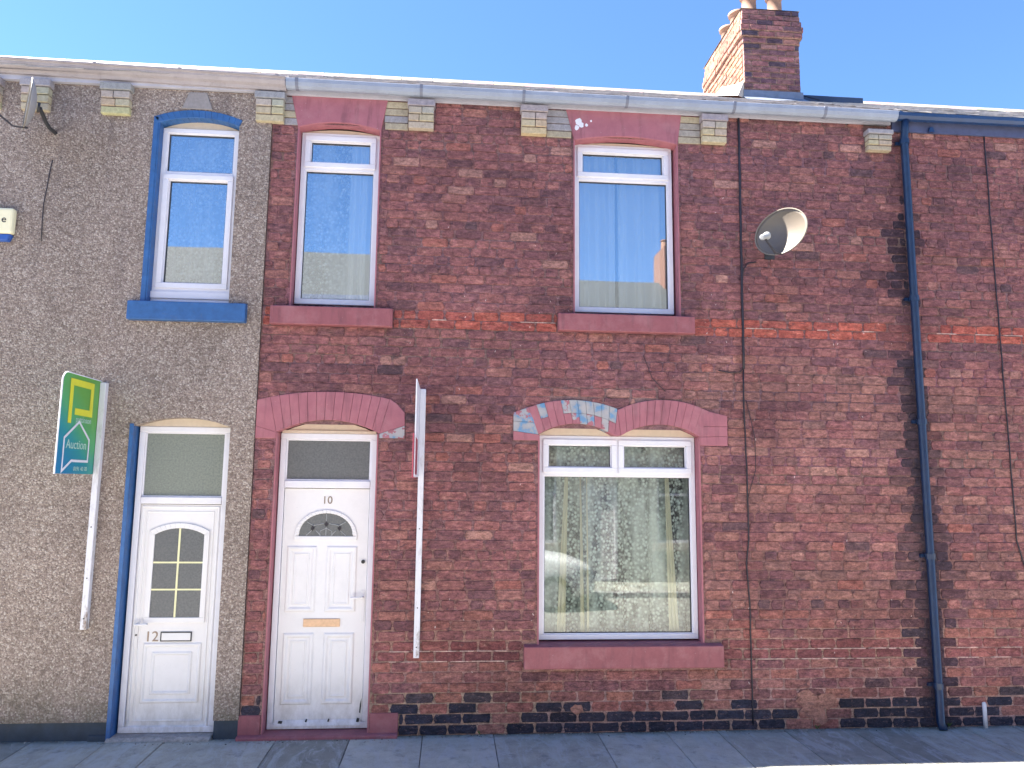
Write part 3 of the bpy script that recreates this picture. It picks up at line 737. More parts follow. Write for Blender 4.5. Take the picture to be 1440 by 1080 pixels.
def chimney():
    x0, x1, y0, y1 = 4.02, 4.85, 2.8, 4.35
    zb, zt = 7.3, 8.93
    ch = MB(); ch.box(x0+.012, x1-.012, y0+.012, y1-.012, zb, zt-.02, s2l((134, 114, 102)), 1)
    rows = int((zt-zb)/C)
    def col_(front):  # one brick throughout: sides coloured sunlit-warm, front and back coloured as in shade
        if front: return tuple(v*(1+jit(.12)) for v in s2l(random.choice([(124, 84, 84), (132, 90, 88), (108, 76, 84), (92, 68, 78), (142, 102, 98), (62, 54, 70)])))
        return tuple(v*(1+jit(.12)) for v in s2l(random.choice([(132, 92, 66), (140, 102, 74), (126, 84, 62), (142, 110, 84)])))
    for r in range(rows+1):
        z = zt-(r+1)*C; o = {0: .012, 1: .02, 2: .035, 3: .05, 4: .04, 5: .012}.get(r, 0.)
        a, b, c, d = x0-o, x1+o, y0-o, y1+o
        ch.box(a+.006, b-.006, c+.006, d-.006, z+.001, z+C-.001, s2l((134, 114, 102)), 1)
        def line(p0, p1, axis, front):
            x = p0-(.125 if r % 2 else 0)
            while x < p1:
                e = min(x+.25*(1+jit(.06)), p1); s = max(x, p0)
                if e-s > .03:
                    s_, e_ = s+.009, e-.009; k = jit(.004)
                    if axis == 'x': ch.box(s_, e_, c-.004+k, c+.03, z+.010, z+C-.010, col_(front)); ch.box(s_, e_, d-.03, d+.004+k, z+.010, z+C-.010, col_(front))
                    else: ch.box(a-.004+k, a+.03, s_, e_, z+.010, z+C-.010, col_(front)); ch.box(b-.03, b+.004+k, s_, e_, z+.010, z+C-.010, col_(front))
                x = e
        line(a+.0, b-.0, 'x', True); line(c+.031, d-.031, 'y', False)
    c = ch.build('chimney', [M['brick'], M['mortar']], h10, bevel=.003)
    f = MB(); a, b, e, g = x0-.03, x1+.02, y0-.02, y1+.03
    f.add([(a, e, zt), (b, e, zt), (b, g, zt), (a, g, zt), (a+.12, e+.12, zt+.075), (b-.12, e+.12, zt+.075), (b-.12, g-.12, zt+.075), (a+.12, g-.12, zt+.075)],
          [(0, 1, 5, 4), (1, 2, 6, 5), (2, 3, 7, 6), (3, 0, 4, 7), (4, 5, 6, 7)]); f.build('mortar_cap', M['limew'], c)
    for i, (px, py, h) in enumerate(((4.22, 3.02, .32), (4.62, 3.05, .36), (4.20, 3.42, .30), (4.64, 3.5, .3), (4.20, 3.80, .30), (4.62, 4.0, .34))):
        p = MB(); z = zt+.04
        p.lathe([(.125, z), (.12, z+.05), (.105, z+.08), (.10, z+h-.06), (.13, z+h-.04), (.135, z+h), (.105, z+h), (.095, z+h-.05), (.09, z+.1), (0, z+.1)], px, py, 20)
        p.build('chimney_pot', M['clay'], c, smooth=True)
    # lead flashing and mortar fillet where the stack leaves the slates
    z0f = 5.85+(y0+.15)*PITCH; z1f = 5.85+(3.65+.15)*PITCH
    l = MB(); l.box(x0-.02, x1+.02, y0-.022, y0-.008, z0f-.05, z0f+.13); l.add([(x0-.06, y0-.22, z0f-.12), (x1+.06, y0-.22, z0f-.12), (x1+.03, y0-.02, z0f+.03), (x0-.03, y0-.02, z0f+.03)], [(0, 1, 2, 3)])
    l.build('lead_flashing', M['lead'], c)
    l = MB(); l.add([(x0-.008, y0-.01, z0f), (x0-.008, 3.65, z1f), (x0-.008, 3.65, z1f+.16), (x0-.008, y0+.25, z0f+.36), (x0-.008, y0-.01, z0f+.27),
                     (x0-.12, y0-.05, z0f+.02), (x0-.12, 3.65, z1f+.02)], [(5, 6, 2, 3, 4), (5, 4, 0), (6, 1, 2)])
    l.build('mortar_fillet', M['limew'], c)
    return c
chimney()

m = MB(); zz = 5.85+(3.65+.15)*PITCH; m.box(4.87, 6.15, 3.44, 3.62, zz-.12, zz-.01); m.build('lead_capping', M['lead2'], h10, bevel=.01)

# ------------------------------------------------------------------ house 12: pebbledashed, left
h12 = thing('terraced_house', (-4.2, 0, 0), 'pebbledashed terraced house with blue painted window trim and white door 12', 'house', 'houses of the terrace')
HL = -6.9
OP12 = [(-2.76, -2.03, 3.73, 5.50), (-2.775, -1.948, 0, 2.70)]
m = MB(); yP = -.022
backing(m, HL, X0-.004, .15, 5.76, OP12, yP, lambda x, z: (1, 1, 1), 0, 3)
# rendered spandrels over the two arched openings
for (a, b, zs, zc, zt) in ((-2.76, -2.03, 5.44, 5.50, 5.50), (-2.775, -1.948, 2.62, 2.70, 2.70)):
    pts = arc(a, b, zs, zc)
    h = len(pts)//2
    m.prism([(a, zt)]+pts[:h+1], yP, .1)if False else m.add([(a, yP, zt)]+[(x, yP, z) for x, z in pts[:h+1]], [tuple(range(h+2))])
    m.add([(b, yP, zt)]+[(x, yP, z) for x, z in pts[h:]][::-1], [tuple(range(len(pts)-h+1))[::-1]])
    m.add([(x, yP, z) for x, z in pts]+[(x, .19, z) for x, z in pts], [(i+1, i, len(pts)+i, len(pts)+i+1) for i in range(len(pts)-1)])
for (a, b, c, d) in OP12:
    for x in (a, b): m.add([(x, yP, max(c, .15)), (x, .19, max(c, .15)), (x, .19, d), (x, yP, d)], [(0, 1, 2, 3)])
m.add([(HL, yP, .15), (-2.775, yP, .15), (-2.775, .01, .17), (HL, .01, .17)], [(3, 2, 1, 0)]); m.add([(-1.948, yP, .15), (X0-.004, yP, .15), (X0-.004, .01, .17), (-1.948, .01, .17)], [(3, 2, 1, 0)])
m.add([(X0-.004, yP, .15), (X0-.004, .0, .15), (X0-.004, .0, 5.76), (X0-.004, yP, 5.76)], [(0, 1, 2, 3)])
m.build('pebbledash_wall', M['pebble'], h12)
# smoother trapezoid of render (an old keystone) above the window
m = MB(); m.prism([(-2.56, 5.575), (-2.28, 5.575), (-2.34, 5.74), (-2.50, 5.74)], yP-.014, yP+.002); k = m.build('keystone', M['keyst'] if 'keyst' in M else M['pebble'], h12, bevel=.006)
m = MB(); m.box(HL, -2.79, -.008, .05, -.02, .165); m.box(-1.945, X0-.004, -.008, .05, -.02, .165); m.box(-2.95, -2.79, -.03, .02, -.02, .045); m.build('plinth', M['plinth'], h12, bevel=.004)
body(h12, HL, X0)
# blue trim: window surround, sill, door jamb
m = MB()
ou = arc(-2.80, -2.005, 5.485, 5.565); inn = arc(-2.752, -2.03, 5.426, 5.492)
for k in range(len(ou)-1): m.prism([inn[k], inn[k+1], ou[k+1], ou[k]], -.034, .1)
m.box(-2.80, -2.755, -.034, .14, 3.73, 5.485); m.box(-2.755, -2.742, -.03, .19, 3.73, 5.438)
m.prism([(-2.80, 5.485), (-2.755, 5.485), (-2.752, 5.438), (-2.755, 5.44), (-2.755, 5.486)], -.033, .1) if False else None
m.build('window_surround', M['blue'], h12, bevel=.004)
sill(h12, -2.885, -1.862, 3.56, 3.728, M['blue'], .09)
m = MB(); m.box(-2.805, -2.77, -.032, .16, -.01, 2.64); m.build('door_jamb', M['blue'], h12, bevel=.004)
w = window(h12, -2.742, -2.042, 3.85, 5.42, 4.975, 'fixed', 'sash', y=.055, arch=arc(-2.742, -2.042, 5.422, 5.495))
m = MB(); m.box(-2.742, -2.042, .03, .12, 3.785, 3.85); m.box(-2.742, -2.042, .045, .12, 3.74, 3.783); m.build('cill', M['upvc'], w, bevel=.005)
curtain('net_curtain', -2.72, -2.06, 3.80, 5.40, .24, 'voile', 'thin voile net in the blue trimmed upstairs window', .014, 6, cat='net curtain')
for i, (a, b) in enumerate(((-3.54, -3.30), (-3.262, -3.01), (-4.40, -4.15))):
    if i == 0: a, b = -3.96, -3.72
    corbel(h12, a, b, 5.474, 5.765, 1., .09)
roof(h12, HL, X0, tone=(160, 152, 148))
m = MB(); m.box(HL, X0, -.06, -.018, 5.765, 5.87); m.build('fascia', M['fascia_w'], h12)
g12 = gutter(h12, -6.9, -1.605, 5.955, 5.872, 'gutter_b', OGEE, (-5.6, -4.5, -3.30, -2.55, -1.68), 'gutter_b')

def door12():
    x0, x1 = -2.755, -1.962; y = .07
    f = MB(); f.ring(x0, x1, .03, 2.625, .05, y, y+.08); f.box(x0+.05, x1-.05, y-.004, y+.08, 1.945, 2.005)
    fr = f.build('door_frame', M['upvc'], h12, bevel=.006)
    a = MB(); pts = arc(x0, x1, 2.627, 2.70); a.prism([(x0, 2.626), (x1, 2.626)]+pts[::-1], y+.006, y+.05); a.build('head_board', M['cream'], fr, bevel=.003)
    b = MB(); b.ring(x0+.05, x1-.05, 2.005, 2.575, .012, y+.014, y+.05); b.build('glazing_bead', M['upvc'], fr, bevel=.003)
    g = MB(); g.box(x0+.06, x1-.06, y+.03, y+.036, 2.015, 2.565); g.build('fanlight_pane', M['obsl'], fr)
    yd = y+.02; d = MB(); d.box(x0+.053, x1-.053, yd, yd+.045, .055, 1.94)
    d.mould(x0+.060, x1-.060, .065, 1.93, yd, .022, .010); d.mould(x0+.105, x1-.105, .115, 1.885, yd, .018, .006)
    cx0, cx1 = -2.57, -2.14; d.mould(cx0-.03, cx1+.03, .265, .765, yd, .035, .010); d.mould(cx0+.045, cx1-.045, .335, .69, yd, .03, .008)
    # arched light surround
    gx0, gx1, gz0, zs, zc = -2.565, -2.145, .975, 1.68, 1.735
    o_, i_ = arc(gx0-.045, gx1+.045, zs+.03, zc+.045, 12), arc(gx0, gx1, zs, zc, 12)
    for k in range(12): d.prism([i_[k], i_[k+1], o_[k+1], o_[k]], yd-.014, yd)
    d.box(gx0-.045, gx0, yd-.014, yd, gz0, zs); d.box(gx1, gx1+.045, yd-.014, yd, gz0, zs); d.box(gx0-.045, gx1+.045, yd-.014, yd, gz0-.045, gz0)
    d.prism([(gx0-.045, zs), (gx0, zs), (gx0-.045, zs+.03)], yd-.014, yd); d.prism([(gx1, zs), (gx1+.045, zs), (gx1+.045, zs+.03)], yd-.014, yd)
    dr = d.build('door', M['door'], h12, bevel=.0035); dr['label'] = 'white half glazed door with cream glazing bars, number 12'
    g = MB(); g.prism([(gx0, gz0), (gx1, gz0)]+i_[::-1], yd-.004, yd-.001); g.build('pane', M['obsc'], dr)
    b = MB(); xm = (gx0+gx1)/2; b.box(xm-.008, xm+.008, yd-.009, yd-.004, gz0, zc-.002)
    for z in (1.21, 1.44): b.box(gx0, gx1, yd-.0085, yd-.0045, z-.007, z+.007)
    b.build('glazing_bars', M['bars'], dr)
    textmesh('12', .12, M['brass_d'], dr, 'number', FRONT(-2.535, yd-.002, .812), .003)
    b = MB(); b.ring(-2.46, -2.20, .775, .855, .008, yd-.012, yd); b.build('letter_plate_rim', M['dark'], dr, bevel=.002)
    b = MB(); b.box(-2.452, -2.208, yd-.01, yd, .783, .847); b.build('letter_plate', M['door'], dr, bevel=.004)
    b = MB(); b.box(-2.675, -2.650, yd-.008, yd, .72, .96); b.tube([(-2.662, yd-.008, .92), (-2.662, yd-.05, .92), (-2.56, yd-.05, .925)], .010, 8); b.build('handle', M['door'], dr, bevel=.004)
    b = MB(); b.tube([(-2.662, yd-.014, .83), (-2.662, yd, .83)], .008, 10); b.build('lock', M['dark'], dr)
    b = MB(); b.box(-2.40, -2.32, yd-.01, yd-.001, .048, .058); b.build('drain_cap', M['dark'], dr)
    s = MB(); s.prismx([(-.06, -.03), (.14, -.03), (.14, .028), (-.03, .026), (-.06, .01)], -2.80, -1.955, s2l((158, 150, 144))); s.build('door_step', M['steps'], h12, bevel=.01)
M['steps'] = attr_mat('worn_step', .9, .55, 1.3, 18)
door12()

# ------------------------------------------------------------------ right-hand house
h8 = thing('terraced_house', (7.2, 0, 0), 'plain brick terraced house with blue black gutter right of the downpipe', 'house', 'houses of the terrace')
OP8 = [(6.75, 7.60, 0, 2.6), (8.4, 9.4, .8, 2.5), (8.4, 9.3, 3.74, 5.4)]
def blocked8(z): return [(o[0], o[1]) for o in OP8 if o[2] < z < o[3]]
wm = MB(); backing(wm, XM, X1, 0, 5.72, OP8, 0, mort, 1, .09, (4.57,)); brickfield(wm, XM, X1, 0, 66, blocked8, colour_main, 0)
for zj in (7*C, 8*C, 42*C):
    x = 4.7
    while x < 6.5: wm.box(x, x+.2, -.0085, .001, zj-.004, zj+.004, s2l((196, 168, 158)), 1); x += random.uniform(.22, .5)
wm.build('brick_wall', [M['brick'], M['mortar']], h8)
body(h8, XM, X1); roof(h8, XM, X1, ze=5.855, tone=(158, 152, 148))
m = MB(); m.box(XM-.1, X1, -.035, -.012, 5.70, 5.85); m.build('fascia', M['fascia_d'], h8)
PR8 = [(-.04, 0), (-.04, -.03), (-.06, -.055), (-.09, -.068), (-.12, -.06), (-.145, -.035), (-.15, 0)]
g8 = gutter(h8, 4.352, X1, 5.850, 5.862, 'gutter_d', PR8, (4.38, 6.2, 8.2), 'gutter_d')
m = MB(); m.prism([(4.72, 5.70), (4.78, 5.70), (4.765, 5.75), (4.735, 5.75)], -.06, -.03); m.build('gutter_bracket', M['gutter_d'], g8)
window(h8, 8.42, 9.28, 3.76, 5.38, 5.0, 'sash', 'fixed'); window(h8, 8.42, 9.38, .82, 2.48, 2.1, 'sash', 'fixed', glass='glassdim')
sill(h8, 8.3, 9.45, 3.58, 3.738, M['pink2']); sill(h8, 8.3, 9.5, .62, .79, M['pink2'])
m = MB(); m.box(6.76, 7.59, .08, .14, .03, 2.58); m.mould(6.85, 7.5, .2, .95, .08, .04, .01); m.mould(6.85, 7.5, 1.1, 1.95, .08, .04, .01); m.build('door', M['door'], h8, bevel=.004)
# downpipe with its collars, painted dark blue
m = MB(); m.tube([(4.45, -.095, 5.79), (4.45, -.085, 5.70), (4.448, -.065, 5.60), (4.45, -.065, 3), (4.452, -.065, .06), (4.452, -.10, .0)], .036, 14)
dp = m.build('downpipe', M['pipe'], h8, smooth=True)
for z in (5.55, 3.95, 2.75, 1.5, .35):
    m = MB(); m.tube([(4.45, -.065, z), (4.45, -.065, z+.05)], .045, 14); m.box(4.38, 4.52, -.03, -.005, z+.01, z+.04); m.build('pipe_clip', M['pipe'], dp)

# ------------------------------------------------------------------ satellite dishes
def dish(loc, wall_pt, label, mat='dishm'):
    t = thing('satellite_dish', wall_pt, label, 'satellite dish', 'satellite dishes on the walls')
    n = Vector((-.80, -.52, .05)).normalized(); up = (Vector((0, 0, 1))-n*n.z).normalized(); side = up.cross(n)
    c = Vector(loc); a, b, dep = .27, .215, .06
    nr, ns = 8, 40; vs = [c-n*dep]; fs = []
    for i in range(1, nr+1):
        r = i/nr
        for k in range(ns):
            th = 2*math.pi*k/ns
            vs.append(c+side*a*r*math.cos(th)+up*b*r*math.sin(th)-n*dep*(1-r*r))
    for k in range(ns): fs.append((0, 1+k, 1+(k+1) % ns))
    for i in range(nr-1):
        for k in range(ns): fs.append((1+i*ns+k, 1+(i+1)*ns+k, 1+(i+1)*ns+(k+1) % ns, 1+i*ns+(k+1) % ns))
    m = MB(); m.add(vs, fs); rf = m.build('reflector', M[mat], t, smooth=True, solid=.004)
    m = MB(); pts = [c+side*a*math.cos(2*math.pi*k/ns)+up*b*math.sin(2*math.pi*k/ns) for k in range(ns+1)]; m.tube(pts, .006, 6); m.build('rim', M['rimm'], t)
    foot = c-up*b*.98; lnb = c+n*.25-up*.115
    m = MB(); m.tube([foot-n*.03, foot+n*.08-up*.02, lnb-up*.015], .009, 8); m.build('arm', M['black'], t)
    m = MB(); d = (c-lnb).normalized(); m.tube([lnb-d*.05, lnb-d*.045, lnb+d*.015, lnb+d*.03, lnb+d*.045], [.016, .026, .026, .036, .036], 14); m.build('feed_horn', M['lnb'], t)
    m = MB(); w = Vector(wall_pt); back = c-n*(dep+.03)
    m.tube([w, w+Vector((0, -.10, 0)), w+Vector((0, -.16, .02)), back], .017, 10); m.box(w.x-.05, w.x+.05, -.012, 0, w.z-.07, w.z+.07)
    m.tube([back, c-n*(dep+.012)], .045, 12); m.build('bracket', M['dark'], t)
    return t
dish((3.01, -.33, 4.50), (3.04, -.004, 4.40), 'grey satellite dish on red brick, its right side lit by the sun')
dish((-3.72, -.38, 5.37), (-3.66, -.026, 5.28), 'pale satellite dish seen nearly edge on, high on the pebbledash', 'dishl')

# ------------------------------------------------------------------ alarm box
al = thing('alarm_box', (-4.06, yP, 4.22), 'cream burglar alarm box with blue base on the pebbledash', 'alarm box')
m = MB(); m.box(-4.21, -3.915, -.095, yP, 4.30, 4.535); m.build('cover', M['alarm'], al, bevel=.02)
m = MB(); m.prism([(-4.20, 4.298), (-4.17, 4.235), (-3.95, 4.235), (-3.925, 4.298)], -.085, yP); m.build('strobe_lens', M['alarmb'], al, bevel=.012)
textmesh('e', .09, M['black'], al, 'lettering', FRONT(-3.985, -.097, 4.425), .001)

# ------------------------------------------------------------------ estate agents' boards, standing out at right angles to the wall
def agent_board(xp, z0, label, kind):
    yb = -.0225 if kind == 12 else -.0055
    t = thing('agent_board', (xp, yb, z0), label, 'sign board', "estate agents' boards on the house fronts")
    m = MB(); m.box(xp-.025, xp+.025, -.078, yb, z0, 2.99); m.build('post', M['post'], t, bevel=.004)
    for z in (z0+.09, z0+.42, 1.75):
        m = MB(); m.tube([(xp, -.0795, z), (xp, -.076, z)], .006, 8); m.build('screw', M['dark'], t)
    return t
b12 = agent_board(-3.035, .905, 'green and yellow auction board on a white post on the pebbledash', 12)
b10 = agent_board(-.262, .655, 'weathered white and red agent board seen edge on, right of door 10', 10)
# board 12: rounded outer top corner
def panel_poly(ya, yb_, za, zb, r=.08):
    pts = [(yb_, za), (yb_, zb)]
    for k in range(7):
        t = math.pi/2*k/6; pts.append((ya+r-r*math.sin(t), zb-r+r*math.cos(t)))
    return pts+[(ya, za)]
m = MB(); m.prismx(panel_poly(-.69, -.04, 2.195, 3.0), -3.070, -3.0625); p12 = m.build('board', M['board'], b12)
m = MB(); rim = [(-3.066, y, z) for y, z in panel_poly(-.693, -.04, 2.192, 3.003)]; m.tube(rim[1:], .006, 6); m.build('board_edge', M['signw'], b12)
xb = -3.0605
def stroke(pts, w, mat, name, x=xb):
    m = MB(); m2 = [Vector((0, p[0], p[1])) for p in pts]; closed = pts[0] == pts[-1]; L = []
    n = len(m2); 
    for i, p in enumerate(m2):
        a = (m2[i]-m2[i-1]).normalized() if i > 0 else ((m2[-1]-m2[-2]).normalized() if closed else (m2[1]-m2[0]).normalized())
        b = (m2[i+1]-m2[i]).normalized() if i < n-1 else ((m2[1]-m2[0]).normalized() if closed else a)
        na = Vector((0, -a.z, a.y)); nb = Vector((0, -b.z, b.y)); q = (na+nb); q = q/max(q.length, .3); k = 1/max(q.dot(na), .45)
        L.append((p+q*k*w/2, p-q*k*w/2))
    for (a, b), (c, d) in zip(L, L[1:]):
        m.add([(x, a.y, a.z), (x, b.y, b.z), (x, d.y, d.z), (x, c.y, c.z)], [(0, 1, 2, 3)]); m.add([(x+.0008, a.y, a.z), (x+.0008, b.y, b.z), (x+.0008, d.y, d.z), (x+.0008, c.y, c.z)], [(0, 1, 2, 3)])
    return m.build(name, M[mat], b12)
stroke([(-.545, 2.60), (-.545, 2.935), (-.20, 2.935), (-.20, 2.70), (-.47, 2.70)], .054, 'signy', 'emblem')
stroke([(-.60, 2.50), (-.41, 2.58)], .02, 'signw', 'x') if False else None
stroke([(-.60, 2.215), (-.60, 2.48), (-.38, 2.62), (-.19, 2.48), (-.19, 2.30), (-.46, 2.30), (-.60, 2.215)], .020, 'signw', 'house_outline')
textmesh('pattinson', .07, M['signl'], b12, 'lettering', SIDE(xb, -.31, 2.638), .0006)
textmesh('Auction', .105, M['signl'], b12, 'lettering', SIDE(xb, -.395, 2.43), .0006)
textmesh('0191 40 70', .05, M['signl'], b12, 'lettering', SIDE(xb, -.30, 2.235), .0006)
# board 10: two white faces and a red strip, edge on to us
m = MB(); m.prismx([(-.67, 2.20), (-.67, 3.0), (-.03, 2.995), (-.03, 2.20)], -.298, -.2885); m.build('board', M['signw'], b10)
m = MB(); m.prismx([(-.70, 2.19), (-.70, 2.55), (-.20, 2.55), (-.20, 2.19)], -.310, -.2995); m.build('red_strip', M['signr'], b10, bevel=.003)
m = MB(); m.box(-.2885, -.287, -.66, -.30, 2.22, 2.52); m.build('red_print', M['signr'], b10)

m = MB()
for k in range(420):
    x = random.uniform(-4.2, 6.2); q = random.uniform(.003, .009); y_ = -.012-abs(random.gauss(0, .035)); 
    if -2.85 < x < -1.9 or -1.8 < x < -.38: y_ -= .07
    m.add([(x-q, y_, .001), (x+q*.6, y_-q, .001), (x+q, y_+q*.5, .001), (x, y_, .001+q*.9)], [(0, 1, 3), (1, 2, 3), (2, 0, 3)], s2l(random.choice([(120, 110, 98), (150, 140, 128), (84, 80, 76), (176, 170, 160)])))
tag(m.build('grit', M['corbel']), 'loose grit along the foot of the house fronts', 'grit', kind='stuff')
for i_, (wx, wn, wl) in enumerate(((3.32, 14, 'small green weed at the wall foot between the thin cable and the downpipe'), (4.56, 18, 'green weed growing right beside the foot of the downpipe'), (.30, 9, 'tiny green weed at the wall foot under the left end of the wide window'))):
    m = MB()
    for k in range(wn):
        a_ = random.uniform(math.pi, 2*math.pi); l_ = random.uniform(.02, .055); dx, dy = math.cos(a_)*l_*.7, math.sin(a_)*l_*.6
        m.add([(wx, -.015, 0), (wx+dx*.5-.005, -.015+dy*.5, l_*.6), (wx+dx, -.015+dy, l_), (wx+dx*.5+.005, -.015+dy*.5, l_*.55)], [(0, 1, 2, 3)], s2l(random.choice([(70, 92, 48), (92, 108, 60), (60, 80, 44)])))
    tag(m.build('weed', M['corbel']), wl, 'weed', 'weeds at the wall foot')

# ------------------------------------------------------------------ cables
def cable(pts, r, label, name='cable', mat='black', y=-.016):
    m = MB(); P = []
    for (x, z), (x2, z2) in zip(pts, pts[1:]):
        n = max(1, int(math.hypot(x2-x, z2-z)/.12))
        for k in range(n): t = k/n; P.append((x+(x2-x)*t+jit(.0025), y+jit(.0015), z+(z2-z)*t))
    P.append((pts[-1][0], y, pts[-1][1])); m.tube(P, r, 6); return tag(m.build(name, M[mat], smooth=True), label, 'cable')
cable([(2.768, 5.76), (2.765, 5.2), (2.757, 4.79), (2.752, 4.2), (2.742, 3.25)], .0115, 'thick dark cable down the brick left of the grey dish', y=-.020)
cable([(2.742, 3.25), (2.737, 2.9), (2.745, 2.2), (2.742, 1.66), (2.715, 1.45), (2.735, 1.1), (2.73, .46), (2.73, .05)], .0065, 'thin black cable running from the thick one down to the pavement')
cable([(2.90, 4.30), (2.82, 4.285), (2.77, 4.22), (2.757, 4.1)], .006, 'short black lead from the grey dish to the wall cable')
cable([(2.745, 3.26), (2.70, 3.22), (2.60, 3.215), (2.50, 3.23)], .005, 'short black cable branching left at the thick cable end')
cable([(2.76, 2.95), (2.83, 2.6), (2.83, 2.3), (2.77, 2.12), (2.75, 2.05)], .003, 'loose thin wire bowed beside the thin black cable')
cable([(1.78, 3.36), (1.80, 3.30), (1.86, 3.14), (1.985, 3.02)], .003, 'loose thin wire hanging on the brick above the twin arch')
cable([(5.335, 5.72), (5.338, 4.5), (5.345, 3.16), (5.352, 2.2), (5.352, 1.67), (5.42, 1.40), (5.55, 1.2)], .0065, 'thin black cable at the far right of the brick wall')
cable([(-3.66, 5.02), (-3.70, 4.6), (-3.69, 4.25)], .004, 'faint thin wire hanging below the dish on the pebbledash', y=yP-.008)
m = MB(); m.tube([(4.888, -.05, 0), (4.888, -.05, .21), (4.888, -.045, .222)], [.018, .018, .012], 12); tag(m.build('vent_pipe', M['upvc'], smooth=True), 'short white plastic pipe standing at the foot of the wall right of the downpipe', 'pipe')
m = MB(); m.tube([(4.90, 3.2, 7.95), (4.98, 3.15, 7.86), (5.06, 3.05, 7.78), (5.2, 2.95, 7.68)], .007, 6); tag(m.build('cable', M['black'], smooth=True), 'thin aerial wire hanging off the right side of the chimney', 'cable')

# ------------------------------------------------------------------ across the street (seen in the glass, and lights the shaded fronts)
def opposite():
    rnd = [(-14.6, -9.3, 'cream', (170, 160, 142)), (-9.3, -1.7, 'white', (178, 174, 166)), (-1.7, 2.4, 'pale brown', (156, 144, 128)), (2.4, 7.8, 'light grey', (160, 158, 152)), (7.8, 13.1, 'buff', (165, 152, 128))]
    y = -9.8; ze_ = [5.85+v-.05 for v in (.6, .45, .15, -.1, -.1)]
    for i, (a, b, nm, c) in enumerate(rnd):
        t = thing('terraced_house', ((a+b)/2, y, 0), nm+' rendered terraced house across the street', 'house', 'houses across the street')
        mt = plain(nm.replace(' ', '_')+'_render', c, .9, .12, 5)
        m = MB(); ops = [(a+.5, a+1.4, 0, 2.3), (a+2.3, a+4.1, .85, 2.4), (a+.5, a+1.5, 3.6, 5.1), (a+2.6, a+3.9, 3.6, 5.1)]
        backing(m, a, b, -.1, 5.8, ops, y, lambda x, z: (1, 1, 1), 0, 3)
        m.box(a, b, y-7, y-.3, -.1, 5.75); m.box(a, b, y-.3, y-.005, 5.8, max(ze_[i], 5.81)); zt_ = ze_[i]+3.7*PITCH; m.prismx([(y-7.2, 5.7), (y-7.2, ze_[i]), (y-3.6, zt_), (y-.01, ze_[i]), (y-.01, 5.7)][::-1], a+.02, b-.02); m.build('wall', mt, t)
        for k, (p, q, r, s) in enumerate(ops):
            f = MB(); f.ring(p, q, r, s, .06, y-.12, y-.06)
            if k: f.box(p+.06, q-.06, y-.12, y-.06, s-.5, s-.44)
            f.build('window' if k else 'door_frame', M['upvc'], t)
            g = MB(); g.box(p+.06, q-.06, y-.10, y-.09, r+.06, s-.06); g.build('pane' if k else 'door', M['obsc'] if k else M['door'], t)
            if k: g = MB(); g.box(p-.1, q+.1, y-.02, y+.07, r-.15, r); g.build('window_sill', M['limew'], t)
        m = MB(); ze, yr = 5.85+(.6, .45, .15, -.1, -.1)[i], y-3.6; zr = ze+3.75*PITCH
        m.add([(a, y+.15, ze), (b, y+.15, ze), (b, yr, zr), (a, yr, zr), (b, y-7.3, ze), (a, y-7.3, ze)], [(0, 1, 2, 3), (3, 2, 4, 5)], s2l((58, 62, 64)))
        m.add([(a, y+.15, ze-.02), (b, y+.15, ze-.02), (b, y-7.3, ze-.02), (a, y-7.3, ze-.02)], [(0, 1, 2, 3)], s2l((60, 60, 60))); m.build('roof', M['slate'], t)
        m = MB(); m.box(a, b, y+.15, y+.25, ze-.08, ze+.01); m.build('gutter', M['gutter_w'], t)
        if i in (0, 3):
            b = 6.25 if i == 3 else b
            m = MB(); m.box(b-.4, b+.4, yr-.5, yr+.6, zr-.5, zr+.9, s2l((112, 84, 74))); cm = m.build('chimney', M['corbel'], t, bevel=.01)
            for px in (b-.2, b+.2): m = MB(); m.lathe([(.13, zr+.88), (.11, zr+1.2), (.13, zr+1.22), (.13, zr+1.25), (0, zr+1.25)], px, yr, 14); m.build('chimney_pot', M['clay'], cm)
opposite()
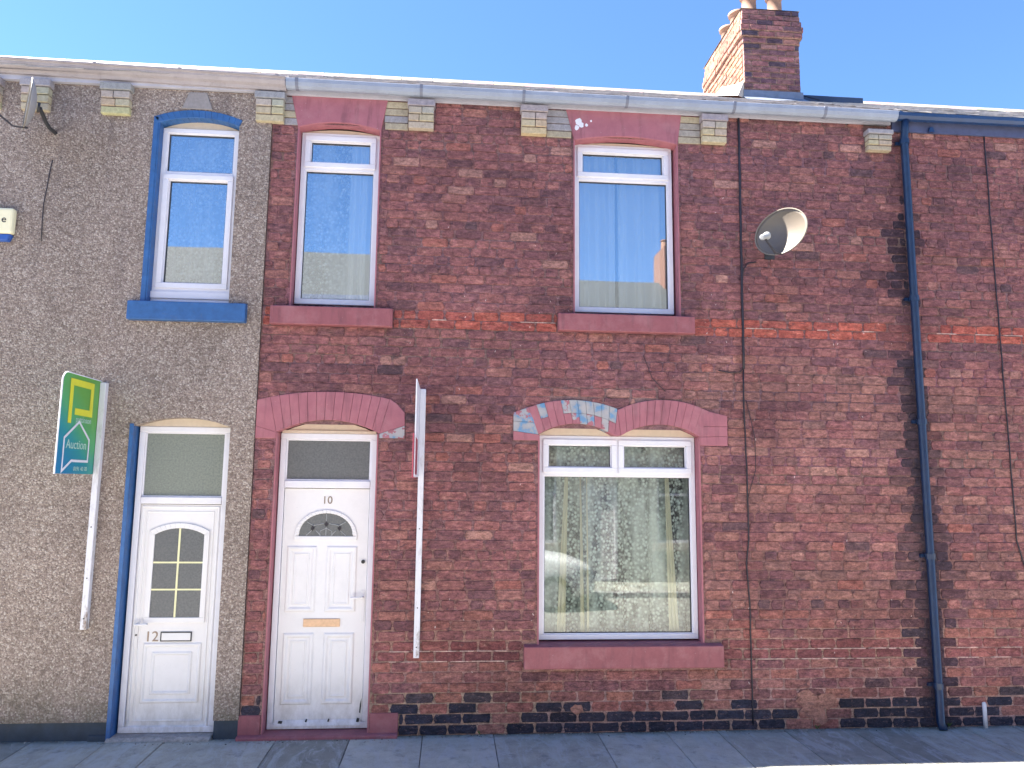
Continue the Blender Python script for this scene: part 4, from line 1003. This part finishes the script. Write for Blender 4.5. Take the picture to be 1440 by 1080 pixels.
def car():
    t = thing('parked_car', (.3, -7.45, -.12), 'white hatchback parked across the street', 'car')
    paint = plain('car_white', (226, 228, 230), .25, .03, 3); gl = plain('car_glass', (30, 36, 42), .08); ty = plain('tyre', (30, 30, 30), .8); al_ = plain('alloy', (170, 172, 176), .3, metal=.8)
    X = -1.45; yc = -7.45
    st = [(0, .60, .42, .66), (.15, .76, .28, .80), (.9, .84, .24, .92), (1.5, .86, .22, .95), (2.6, .87, .22, .94), (3.1, .86, .22, .90), (3.7, .82, .24, .80), (4.05, .70, .28, .66), (4.15, .55, .36, .56)]
    vs, fs = [], []
    for x, hw, zb, zt in st:
        vs += [(X+x, yc-hw*.9, zb-.12), (X+x, yc-hw, zb+.12), (X+x, yc-hw, zt-.12), (X+x, yc-hw*.9, zt-.12+.08), (X+x, yc-hw*.5, zt-.12+.12), (X+x, yc+hw*.5, zt-.12+.12), (X+x, yc+hw*.9, zt-.12+.08), (X+x, yc+hw, zt-.12), (X+x, yc+hw, zb+.12), (X+x, yc+hw*.9, zb-.12)]
    for i in range(len(st)-1):
        for k in range(10): fs.append((i*10+k, i*10+(k+1) % 10, (i+1)*10+(k+1) % 10, (i+1)*10+k))
    fs.append(tuple(range(9, -1, -1))); fs.append(tuple(range(80, 90)))
    m = MB(); m.add(vs, fs); m.build('body', paint, t, smooth=True)
    m = MB(); cab = [(.25, .88), (.55, 1.28), (1.2, 1.40), (1.9, 1.40), (2.5, 1.22), (3.15, .86)]
    pv = [(X+x, yc-.66+(.10 if z > 1.2 else 0), z) for x, z in cab]+[(X+x, yc+.66-(.10 if z > 1.2 else 0), z) for x, z in cab]
    m.add(pv, [(0, 1, 2, 3, 4, 5), (11, 10, 9, 8, 7, 6)]+[(i+1, i, 6+i, 7+i) for i in (0, 1, 3, 4)]); m.build('side_window', gl, t)
    m = MB(); m.box(X+1.15, X+1.95, yc-.54, yc+.54, 1.39, 1.42); m.build('car_roof', paint, t, bevel=.02)
    for wx in (.72, 3.35):
        for s in (-1, 1):
            m = MB(); m.tube([(X+wx, yc+s*.70, .19), (X+wx, yc+s*.905, .19)], .31, 24); wh = m.build('wheel', ty, t)
            m = MB(); m.tube([(X+wx, yc+s*.907, .19), (X+wx, yc+s*.913, .19)], .21, 20)
            for k in range(5): a = k*1.2566; m.box(X+wx+.1*math.cos(a)-.02, X+wx+.1*math.cos(a)+.02, yc+s*.913-.004, yc+s*.913+.008, .19+.1*math.sin(a)-.07, .19+.1*math.sin(a)+.07)
            m.build('rim', al_, wh)
    for s in (-1, 1): m = MB(); m.box(X+3.86, X+4.04, yc+s*.70-.05, yc+s*.70+.05, .48, .60); m.build('headlight', M['steel'], t, bevel=.02)
car()
